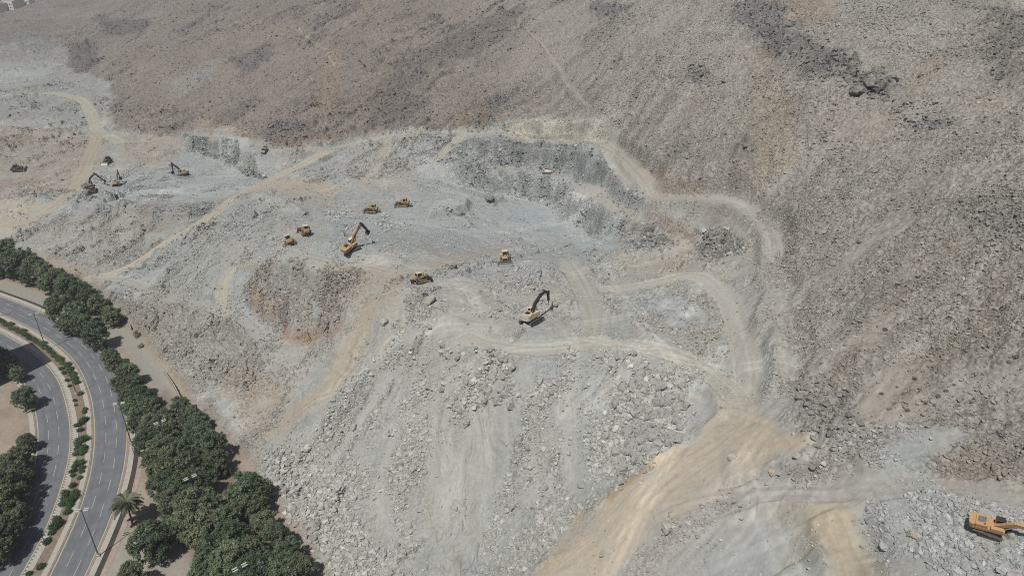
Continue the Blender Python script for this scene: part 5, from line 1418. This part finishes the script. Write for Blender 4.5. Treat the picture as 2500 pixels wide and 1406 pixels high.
for i in range(NT):      # unit crowns: 8 m wide, 9 m tall
    r_ = np.random.default_rng(60 + i)
    CROWNS.append(leaf_cloud('crown', spray_lobes(r_, 8.3, 9.4, 1.6, 190 + i % 4*20), 100, .25, 160 + i, M_LEAF if i % 3 else M_LEAFG))
    TRUNKS.append(trunk_mesh('trunk', 7.5, .26, 260 + i, 6, 8))
def sight(u, v, h):
    """ground spot whose point h metres up is seen at the survey point"""
    if True:
        d = raydir(u, v); z = 0.0
        for _ in range(6):
            t = (CAMH - (z + h))/-d[2]; x, y = d[0]*t, d[1]*t; z = float(Hfin(x, y))
        return x, y, z, t
def tree(u, v, wpx, label, group=None, tall=1.0, k=None, spread=1.0):
    x, y, z, t = sight(u, v, 5.0*tall)
    w = wpx/FPX*t*spread; s = w/8.0*.98
    x, y, z, t = sight(u, v, 5.4*s*tall)
    k = int(rng.integers(0, NT)) if k is None else k
    o = empty('tree', (x, y, z - .05)); o.rotation_euler = (0, 0, rng.random()*6.28)
    o.scale = (s, s, s*tall*(.92 + .16*rng.random()))
    link('trunk', TRUNKS[k], None, o); link('crown', CROWNS[k], None, o)
    return tag(o, label, 'tree', group)
T_A = ('dark green tree in the upper belt between the service lane and the quarry foot', 'trees of the upper belt')
for (u, v, w) in ((8, 618, 70), (-25, 635, 70), (28, 645, 58), (55, 638, 60), (85, 655, 60), (66, 672, 42), (110, 668, 56), (138, 680, 54), (164, 696, 58), (194, 712, 58), (218, 730, 58), (244, 748, 55), (116, 694, 44)):
    tree(u, v, w, *T_A)
tree(272, 772, 44, 'last small tree at the lower right end of the upper belt')
T_B = ('dark green tree in the clump between the outer road and the service lane', 'trees of the roadside clump')
for (u, v, w) in ((146, 752, 66), (182, 768, 62), (166, 788, 52), (200, 792, 52)): tree(u, v, w, *T_B)
tree(232, 815, 62, 'lowest tree of the roadside clump, its shadow falling across the service lane')
T_C = ('leafy green tree in the dense row along the outer road', 'trees of the dense roadside row')
for (u, v, w) in ((270, 872, 44), (288, 893, 50), (312, 912, 52), (298, 935, 52), (322, 948, 58), (345, 968, 60), (312, 970, 48), (335, 1000, 66), (372, 1000, 54), (402, 1018, 50),
                  (345, 1032, 62), (378, 1045, 74), (412, 1050, 60), (362, 1082, 66), (398, 1095, 78), (432, 1098, 66), (382, 1130, 68), (420, 1142, 82), (458, 1138, 70),
                  (405, 1182, 78), (445, 1188, 88), (482, 1180, 72), (425, 1232, 76), (468, 1238, 90), (505, 1228, 74), (455, 1285, 82), (498, 1288, 94), (540, 1275, 78), (560, 1310, 86), (520, 1338, 90),
                  (505, 1385, 84), (560, 1380, 96), (600, 1348, 84), (610, 1405, 92), (650, 1390, 84), (575, 1245, 60)):
    tree(u, v, w, *T_C)
tree(440, 990, 48, 'first small tree of the inner row, at the end of the concrete wall')
T_D = ('leafy green tree in the inner row at the foot of the quarry slope', 'trees of the inner row')
for (u, v, w) in ((462, 1012, 54), (485, 1030, 52), (470, 1050, 55), (498, 1062, 62), (515, 1090, 70), (492, 1100, 55), (525, 1128, 64), (640, 1275, 66), (672, 1310, 74), (700, 1345, 74), (728, 1385, 76), (690, 1395, 86)):
    tree(u, v, w, *T_D)
tree(602, 1192, 98, 'broad round tree standing apart at the toe of the grey rubble', tall=.95)
tree(628, 1232, 60, 'thin tree just below the broad round tree at the rubble toe')
tree(371, 1322, 98, 'single rounded tree beside the palm, casting a large shadow on sand', tall=.9)
tree(318, 1412, 80, 'pale leaved tree cut off by the bottom edge below the palm')
T_E = ('dusty green tree in the shaded thicket left of the inner road', 'trees left of the inner road')
for (u, v, w) in ((-5, 875, 60), (20, 890, 50), (50, 1112, 62), (30, 1145, 72), (55, 1160, 50), (10, 1190, 84), (40, 1205, 60), (-10, 1240, 90), (28, 1252, 70), (5, 1300, 84), (-20, 1340, 80)):
    tree(u, v, w, *T_E, k=[0, 3, 6][len(bpy.data.objects) % 3])
tree(58, 968, 56, 'lone round tree beside the inner road below the wide square shadow')
tree(66, 1078, 42, 'small loose tree above the shaded thicket beside the inner road')
tree(42, 912, 36, 'thin greyish tree just inside the wide square shadow')

# ---- hedges and shrubs
SHR = [leaf_cloud('shrub', [(math.cos(a*1.9)*.28*(1 + i % 2), math.sin(a*1.9)*.28, .25 + .25*((a*7) % 3)/3, .42 + .12*(a % 3)/2) for a in range(7)], 330, .13, 300 + i, M_HEDGE) for i in range(5)]
DRY = [leaf_cloud('shrub', [(math.cos(a*1.7)*.35, math.sin(a*1.7)*.35, .25 + .12*(a % 3), .4) for a in range(6)], 170, .15, 340 + i, M_DRY) for i in range(3)]
HED = [leaf_cloud('hedge', [(x*.5 - 1.2, .12*math.sin(x*2 + i), .45, .62) for x in range(6)], 210, .15, 320 + i, M_HEDGE) for i in range(3)]
def bush(meshes, u, v, wpx, name, label, cat, group, ang=None, hs=1.0, base=1.35, sink=0.0):
    p = place([(u, v)])[0]; d = project(p[0], p[1], p[2])[2]; s = wpx/FPX*d/base*(.78 if name == 'dry_shrub' else 1.0)
    o = bpy.data.objects.new(name, meshes[int(rng.integers(0, len(meshes)))]); COL.objects.link(o)
    o.location = (p[0], p[1], p[2] + .05 - sink); o.scale = (s, s, s*hs*(.8 + .3*rng.random())); o.rotation_euler = (0, 0, rng.random()*6.28 if ang is None else ang)
    return tag(o, label, cat, group)
L_H = ('clipped green shrub in the planted median between the two carriageways', 'shrub', 'median shrubs')
for (u, v, w) in ((100, 1385, 19), (72, 1401, 16), (115, 1326, 17), (118, 1318, 12), (141, 1282, 26), (131, 1290, 20), (126, 1303, 16), (139, 1268, 17), (165, 1253, 15), (166, 1246, 12), (174, 1226, 22), (172, 1235, 18),
                  (157, 1232, 18), (158, 1222, 18), (161, 1210, 19), (183, 1207, 20), (184, 1216, 20), (178, 1187, 17), (195, 1168, 13), (178, 1152, 14), (178, 1162, 12), (183, 1140, 16), (190, 1132, 17), (199, 1132, 17), (201, 1144, 15), (201, 1152, 13),
                  (190, 1108, 18), (202, 1106, 20), (206, 1096, 18), (190, 1098, 16), (194, 1080, 20), (205, 1074, 20), (190, 1088, 14), (192, 1039, 16), (203, 1030, 18), (210, 1026, 14), (196, 1052, 13), (207, 1008, 11), (209, 1000, 11), (184, 979, 9), (186, 990, 8), (196, 963, 14),
                  (184, 926, 16), (188, 936, 15), (178, 915, 17), (172, 903, 17), (166, 893, 15), (158, 912, 12), (164, 930, 10), (152, 902, 11), (170, 944, 9)):
    bush(SHR, u, v, w, 'shrub', *L_H, base=1.5)
for (u, v, w) in ((-14, 778, 24), (2, 786, 24), (18, 796, 24), (34, 805, 24), (50, 813, 24), (64, 821, 23), (77, 829, 23), (90, 837, 23), (103, 845, 22), (114, 853, 22), (125, 862, 22), (136, 872, 22), (146, 882, 21), (156, 890, 20), (150, 876, 17), (60, 808, 16), (30, 792, 15), (110, 838, 15)):
    bush(HED, u, v, w*1.15, 'hedge', 'dense green hedge clump in the upper stretch of the median', 'hedge', 'median hedge', ang=rad(150) + rng.random()*.3, hs=.95, base=3.2)
for (u, v, w) in ((2180, 490, 15), (2098, 592, 19), (2258, 560, 17), (2432, 563, 22), (2386, 642, 15), (1902, 476, 13), (2160, 806, 18), (2234, 925, 18), (2290, 968, 20), (2205, 962, 14), (2185, 985, 14), (2215, 1003, 18), (2262, 985, 16), (2152, 962, 16),
                  (2240, 955, 15), (2310, 955, 17), (2330, 940, 14), (2385, 835, 13), (2480, 872, 22), (2462, 884, 16), (2190, 945, 12), (2170, 1000, 15), (2282, 990, 14), (2100, 640, 10), (2240, 700, 12), (2020, 760, 11), (1985, 640, 10), (2340, 720, 12), (2460, 1120, 18), (2440, 1060, 16), (2380, 1080, 14),
                  (1490, 90, 9), (1620, 140, 8), (1560, 250, 8), (1750, 330, 10), (1960, 350, 10), (2060, 420, 11), (2290, 170, 12), (2300, 420, 12), (2200, 330, 10), (2440, 300, 14), (900, 268, 10), (940, 300, 9), (1070, 225, 8), (1050, 250, 8), (780, 262, 8), (700, 190, 7), (1120, 215, 8), (640, 120, 7), (2330, 590, 11), (2150, 660, 10)):
    bush(DRY, u, v, w, 'dry_shrub', 'low grey-green desert shrub on the stony hillside', 'shrub', 'desert shrubs on the hillside', base=1.7, hs=.65)
bush(DRY, 297, 782, 26, 'dry_shrub', 'brown dry bush at the quarry foot beside the broken wall', 'shrub', None, base=1.5, hs=1.2)
bush(DRY, 335, 822, 22, 'dry_shrub', 'tall brownish bush beside the service lane, the middle one of three', 'shrub', None, base=1.5, hs=1.5)
bush(DRY, 344, 848, 18, 'dry_shrub', 'small bush at the lane edge, the lowest of three', 'shrub', None, base=1.5, hs=1.2)
bush(DRY, 480, 822, 17, 'dry_shrub', 'round pale bush on the rocky slope above the lane', 'shrub', None, base=1.5)

# ---- the date palm
def palm(u, v, label):
    x, y, z, t = sight(u, v, 7.0)
    o = empty('palm_tree', (x, y, z))
    m = MB()
    for i in range(7): m.tube((.04*i, 0, i*.95 - .1), (.04*i + .04, 0, i*.95 + .9), .30 - .012*i, .24 - .012*i, 9)
    tr = m.build('trunk', M_BARK, o)
    fr = []
    for s_ in range(4):
        r_ = np.random.default_rng(700 + s_); V = []; L = []
        n = 16; ln = 4.6
        q = [Vector((0, 0, 0))]
        for i in range(n):
            f = i/n; a = rad(62) - rad(118)*f**1.2
            q.append(q[-1] + Vector((math.cos(a), 0, math.sin(a)))*ln/n)
        for i in range(n):
            for k in range(3):
                c = q[i].lerp(q[i+1], k/3); f = (i + k/3)/n
                w = .95*(math.sin(PI*min(.97, .10 + .88*f)))**.6
                for sd_ in (-1, 1):
                    tip = c + Vector((w*.55, sd_*w*.75, -.10 - .25*f + .1*(r_.random() - .5)))
                    wd = Vector((.075, 0, .02))
                    V += [c - wd, c + wd, tip + wd*.3, tip - wd*.3]; L += [f*.5 + .5*r_.random()]*4
            V += [q[i] + Vector((0, -.04, 0)), q[i] + Vector((0, .04, 0)), q[i+1] + Vector((0, .04, 0)), q[i+1] + Vector((0, -.04, 0))]; L += [.9]*4
        me = new_mesh('frond', np.array([tuple(p) for p in V]), np.arange(len(V)), 4); attr_float(me, 'leaf', L); me.materials.append(M_PALM); fr.append(me)
    for i in range(52):
        e = link('frond', fr[i % 4], None, o); e.location = (.3, 0, 6.55 + .25*(i % 3))
        e.rotation_euler = (0, rad(-28 + 62*((i*29) % 52)/52), i*2.399); s_ = .85 + .3*rng.random(); e.scale = (s_, s_, s_)
    return tag(o, label, 'palm tree')
palm(308, 1232, 'feathery date palm beside the outer road, its spiky shadow on the sand')
# ------------------------------------------------------------------ lamps, walls, cars, buildings
M_LUM = mat_plain('luminaire_shell', (196, 198, 200), .5, .06)
M_POLE = mat_plain('lamp_pole_grey', (92, 96, 100), .5, .12)
def lamp(ub, vb, head, label, h=15.5, top=None, heads=True):
    if top is None: x, y = ground0([(ub, vb)])[0]; z = .1
    else: x, y, z, t = sight(top[0], top[1], h)
    r = empty('street_lamp', (x, y, z)); r.rotation_euler = (0, 0, rad(head))
    m = MB(); m.tube((0, 0, 0), (0, 0, h), .17, .09, 10); m.build('pole', M_POLE, r)
    m = MB(); m.box((0, 0, .25), (.8, .8, .5)); m.tube((0, 0, .5), (0, 0, 1.2), .22, .2, 10); m.build('base', M_PAVE, r)
    if heads:
        for sx in (-1, 1):
            m = MB(); m.bar((0, 0, h - .25), (sx*.55, .34, h + .02), .09); m.bar((0, 0, h - .25), (sx*.55, -.34, h + .02), .09); a = m.build('arm', M_POLE, r)
            for y_ in (-.34, .34):
                m = MB(); m.slab([(sx*.45, y_ - .10), (sx*.7, y_ - .14), (sx*1.6, y_ - .11), (sx*1.68, y_), (sx*1.6, y_ + .11), (sx*.7, y_ + .14), (sx*.45, y_ + .10)], h - .06, h + .12); m.build('luminaire', M_LUM, a)
    return tag(r, label, 'street lamp', 'street lamps along the road')
lamp(241, 1357, 12, 'street lamp by the outer road whose white heads hang over the asphalt near the palm')
lamp(322, 1085, 14, 'street lamp at the outer kerb leaning against the tree row, heads over the lane')
lamp(114, 854, 28, 'street lamp rising from the median hedge in the upper left bend')
lamp(-40, 790, 28, 'street lamp on the median at the left edge, seen by its shadow on the road')
lamp(0, 0, 40, 'street lamp showing only its white heads above the middle of the tree row', top=(390, 1030))
lamp(0, 0, 40, 'street lamp showing only its white heads, the one near the tree clump beside the palm', top=(464, 1165))
lamp(0, 0, 40, 'street lamp showing only its white heads near the bottom edge of the photo', top=(585, 1384))
lamp(187, 962, 0, 'bare headless pole in the median beside the narrow part of the hedge', 13.0, heads=False)
def post(u, v, label):
    p = place([(u, v)])[0]; r = empty('post', (p[0], p[1], p[2])); m = MB(); m.tube((0, 0, -.2), (0, 0, 4.2), .09, .07, 8); m.build('pole', M_WHT, r)
    m = MB(); m.box((0, 0, 4.25), (.3, .3, .16)); m.build('cap', M_WHT, r); return tag(r, label, 'post')
post(758, 1402, 'thin white post beside the last tree at the bottom of the photo')

# ---- broken concrete boundary wall along the service lane
M_CONC = mat_plain('weathered_concrete', (176, 166, 148), .9, .15, .8)
def wall(pts, label, h=1.5, gap=2.4):
    l = place(P(pts)); r = empty('boundary_wall', tuple(l[0])); o = Vector(l[0])
    for i in range(len(l) - 1):
        a, b = Vector(l[i]) - o, Vector(l[i+1]) - o; n = max(1, int((b - a).length/gap))
        for k in range(n):
            p, q = a.lerp(b, k/n), a.lerp(b, (k + .93)/n)
            m = MB(); m.bar(p + Vector((0, 0, h/2)), q + Vector((0, 0, h/2)), .25, h + .3); m.build('panel', M_CONC, r)
            m = MB(); m.box((p.x, p.y, p.z + h/2), (.4, .4, h + .7)); m.build('pillar', M_CONC, r)
    return tag(r, label, 'wall')
wall("404,916 416,932 428,950 437,968 444,982", 'longest run of pale concrete boundary wall above the inner tree row')
wall("316,797 322,808", 'short broken piece of pale wall among the bushes by the lane', 1.4)
wall("553,1142 566,1160", 'pale wall fragment between the inner row and the broad round tree', 1.5)

# ---- vehicles near the trees
def car(u, v, head, label):
    r = empty('parked_car', (0, 0, 0))
    m = MB(); m.prism([(-2.3, .35), (2.3, .35), (2.35, .65), (2.2, .85), (1.1, .98), (-2.0, 1.0), (-2.3, .9)], -.88, .88); m.build('body', M_WHT, r, .06)
    m = MB(); m.prism([(-1.9, 1.0), (1.15, 1.0), (.45, 1.5), (-1.5, 1.52)], -.78, .78); c = m.build('cabin', M_WHT, r, .04)
    m = MB(); m.prism([(1.16, 1.03), (.5, 1.48), (.46, 1.46), (1.1, 1.03)], -.7, .7); m.box((-.5, .79, 1.25), (1.9, .03, .34)); m.box((-.5, -.79, 1.25), (1.9, .03, .34)); m.build('window', M_GLS, c)
    for x in (-1.4, 1.4):
        for y in (-.8, .8):
            m = MB(); m.tube((x, y - .11, .33), (x, y + .11, .33), .33, n=12); m.build('wheel', M_RUB, r)
    for y in (-.6, .6):
        m = MB(); m.box((2.3, y, .72), (.08, .34, .14)); m.build('headlight', M_GREY, r)
    x, y = ground0([(u, v)])[0]; r.location = (x, y, .03); r.rotation_euler = (0, 0, rad(head))
    return tag(r, label, 'car')
car(494, 1420, 62, 'white car parked under the trees, cut off by the bottom edge')
def lorry(u, v, head, label):
    r = empty('lorry', (0, 0, 0))
    m = MB(); m.box((-.9, 0, 2.0), (4.6, 2.3, 2.2)); m.build('cargo_box', mat_plain('pale_blue_panel', (176, 190, 198), .6), r, .04)
    m = MB(); m.prism([(1.5, .6), (3.2, .6), (3.2, 1.5), (2.8, 2.5), (1.5, 2.6)], -1.05, 1.05); c = m.build('cab', M_WHT, r)
    m = MB(); m.prism([(3.19, 1.52), (2.81, 2.45), (2.86, 2.46), (3.24, 1.53)], -.9, .9); m.build('window', M_GLS, c)
    m = MB(); m.box((0, 0, .75), (6.2, .9, .25)); m.build('chassis', M_BLK, r)
    for x in (-2.2, 2.2):
        for y in (-1.0, 1.0):
            m = MB(); m.tube((x, y - .14, .48), (x, y + .14, .48), .48, n=12); m.build('wheel', M_RUB, r)
    seat_machine(r, u, v, head, 1.0, 3, .02); return tag(r, label, 'lorry')
lorry(54, 624, 20, 'pale blue and white lorry behind the top of the left tree belt')

# ---- the tower out of frame on the left whose shadow crosses the road
M_FAC = mat_plain('rendered_facade', (196, 186, 172), .9, .08, .2)
ax, bx = np.array([-181.9, 193.0]), np.array([-197.6, 206.2]); e1 = (bx - ax)/np.linalg.norm(bx - ax); e2 = np.array([-e1[1], e1[0]])
if e2[0] > 0: e2 = -e2
TH = 45.0; wd = np.linalg.norm(bx - ax)
r = empty('tower_block', (ax[0], ax[1], 0)); ang = math.atan2(e1[1], e1[0])
r.rotation_euler = (0, 0, ang)                      # local x runs along the road side, local y (away from the road)
m = MB(); m.box((wd/2, 15, TH/2), (wd, 30, TH)); m.build('wall', M_FAC, r)
m = MB(); m.box((wd/2, .2, TH + .5), (wd, .4, 1.0)); m.box((wd/2, 29.8, TH + .5), (wd, .4, 1.0)); m.box((.2, 15, TH + .5), (.4, 29.2, 1.0)); m.box((wd - .2, 15, TH + .5), (.4, 29.2, 1.0)); m.build('parapet', M_FAC, r)
for fl in range(13):
    for i in range(5):
        m = MB(); m.box((2.4 + i*3.9, -.03, 2.2 + fl*3.3), (1.7, .1, 1.6)); m.build('window', M_GLS, r)
tag(r, 'tall pale tower block beyond the left edge whose square shadow crosses the inner road', 'building')

# ---- the white town far off at the top left
M_TOWN = [mat_plain('town_render_white', (226, 220, 212), .9, .06, .1), mat_plain('town_render_cream', (206, 192, 174), .9, .06, .1), mat_plain('town_render_grey', (196, 196, 194), .9, .06, .1)]
TOWN = [(2, 26, 13, 12, 12, 'cream block lowest at the top left corner'), (14, 20, 12, 11, 10, 'grey sided house second from the left corner'), (26, 14, 13, 11, 11, 'white house with a grey front at the top left'),
        (36, 16, 15, 12, 11, 'white villa with a grey front wall in the middle of the far town'), (48, 9, 11, 10, 9, 'small white house right of the villa in the far town'), (60, 5, 13, 10, 9, 'grey house near the right end of the far town'),
        (73, 3, 12, 10, 8, 'last pale house at the right end of the far town'), (8, 6, 14, 12, 12, 'cream house behind the corner block in the far town'), (22, 3, 13, 12, 10, 'white house at the back of the far town'), (40, 1, 13, 12, 12, 'house on the top edge above the villa in the far town')]
for i, (u, v, w_, d_, h_, lb) in enumerate(TOWN):
    p = place([(u, v + 6)])[0]
    r = empty('house', (p[0], p[1], p[2] - 2)); r.rotation_euler = (0, 0, rad(-24 + 9*(i % 3)))
    m = MB(); m.box((0, 0, h_/2 + 1), (w_, d_, h_ + 2)); wl = m.build('wall', M_TOWN[i % 3], r)
    m = MB(); zt = h_ + 2.3
    m.box((0, -d_/2 + .2, zt), (w_, .4, .7)); m.box((0, d_/2 - .2, zt), (w_, .4, .7)); m.box((-w_/2 + .2, 0, zt), (.4, d_ - .8, .7)); m.box((w_/2 - .2, 0, zt), (.4, d_ - .8, .7)); m.build('parapet', M_TOWN[(i + 1) % 3], r)
    m = MB(); m.box((w_*.2, d_*.15, h_ + 3.3), (3.5, 3.5, 2.6)); m.build('stair_head', M_TOWN[i % 3], r)
    for fl in range(2):
        for k in (-1, 0, 1):
            m = MB(); m.box((k*w_*.3, -d_/2 - .03, 4.2 + fl*4), (1.7, .1, 2.0)); m.build('window', M_GLS, r)
    tag(r, lb, 'house')
# ------------------------------------------------------------------ the dusty air over the valley
hz = Mat('dusty_air'); hz.t.nodes.remove(hz.b)
pv = hz.n('ShaderNodeVolumePrincipled', Density=0.00026, Anisotropy=0.3); pv.inputs['Color'].default_value = (.93, .96, 1.0, 1)
hz.l(pv.outputs[0], hz.t.nodes['Material Output'].inputs['Volume'])
m = MB(); zl, zh = float(Z.min()) - 1.5, max(float(Z.max()), CAMH) + 12
m.box((0, 1000, (zl + zh)/2), (4600, 3400, zh - zl))
kind(m.build('haze', hz.m), 'stuff')
# ------------------------------------------------------------------ link the rocks once the machines have cleared their spots
for cx, cy, cr in CLEAR:
    KEEP &= ((RX - cx)**2 + (RY - cy)**2) > cr*cr
SHAPES = [boulder_mesh(50 + i, 1.0, (160, 160, 156)) for i in range(14)]
for n_, i in enumerate(order):
    o = bpy.data.objects.new('boulder', SHAPES[n_ % 14]); COL.objects.link(o)
    o.location = (RX[i], RY[i], RZ[i] + 0.12*RS[i]); s_ = float(RS[i])*1.05
    o.scale = (s_, s_, s_); o.rotation_euler = ((rng.random() - .5)*.7, (rng.random() - .5)*.7, rng.random()*6.28)
    lb, gp = ZL[int(RZN[i])]
    tag(o, lb, 'boulder', gp)
for i, (u, v, s, c, lb) in enumerate(BOULDERS):
    p = place([(u, v + 3)])[0]
    o = link('boulder', boulder_mesh(i, s, c)); o.location = (p[0], p[1], p[2] + 0.12*s)
    o.rotation_euler = ((rng.random() - .5)*.4, (rng.random() - .5)*.4, rng.random()*6.28)
    tag(o, lb, 'boulder')
NAMES = {1: 'rubble', 2: 'rubble', 3: 'rubble', 4: 'rubble', 5: 'rubble', 6: 'loose_rock', 7: 'scree', 8: 'hillside_stones'}
for zs, nm in (((1, 2, 3, 4, 5), 'rubble'), ((6,), 'loose_rock'), ((7,), 'scree'), ((8,), 'hillside_stones')):
    sel = np.nonzero(KEEP & np.isin(RZN, zs))[0]
    kind(link(nm, rock_mesh(nm, sel, 77 + zs[0]), M_ROCK), 'stuff')
print('rocks linked %.1fs' % (time.time() - T0))
# ------------------------------------------------------------------ camera, sun and sky
cam = bpy.data.cameras.new('camera'); co = bpy.data.objects.new('camera', cam); COL.objects.link(co)
cam.sensor_width = 36.0; cam.sensor_fit = 'HORIZONTAL'; cam.lens = FPX/W0*36.0
cam.clip_start = 1.0; cam.clip_end = 8000
co.location = (0, 0, CAMH); co.rotation_euler = (PI/2 - PITCH, 0, 0)
scene.camera = co
SUN_EL, SUN_AZ = rad(61), rad(209)
sd = Vector((math.sin(SUN_AZ)*math.cos(SUN_EL), math.cos(SUN_AZ)*math.cos(SUN_EL), math.sin(SUN_EL)))
sl = bpy.data.lights.new('sun', 'SUN'); sl.energy = 4.5; sl.angle = rad(0.53); sl.color = (1.0, .965, .92)
so_ = bpy.data.objects.new('sun', sl); COL.objects.link(so_); so_.rotation_euler = (-sd).to_track_quat('-Z', 'Y').to_euler()
so_.location = (0, -100, 400)
w = bpy.data.worlds.new('World'); scene.world = w; w.use_nodes = True
nt = w.node_tree; bg = nt.nodes['Background']
sky = nt.nodes.new('ShaderNodeTexSky'); sky.sky_type = 'NISHITA'; sky.sun_disc = False
sky.sun_elevation = SUN_EL; sky.sun_rotation = SUN_AZ; sky.dust_density = 2.0
nt.links.new(sky.outputs['Color'], bg.inputs['Color']); bg.inputs['Strength'].default_value = 0.05
scene.cycles.pixel_filter_type = 'BLACKMAN_HARRIS'; scene.cycles.filter_width = 1.05
scene.cycles.use_denoising = False
scene.cycles.max_bounces = 5; scene.cycles.volume_bounces = 0
vs = scene.view_settings
vs.view_transform = 'Standard'; vs.look = 'None'; vs.exposure = 0.02; vs.gamma = 1.0; vs.use_curve_mapping = False
print('done %.1fs' % (time.time() - T0))
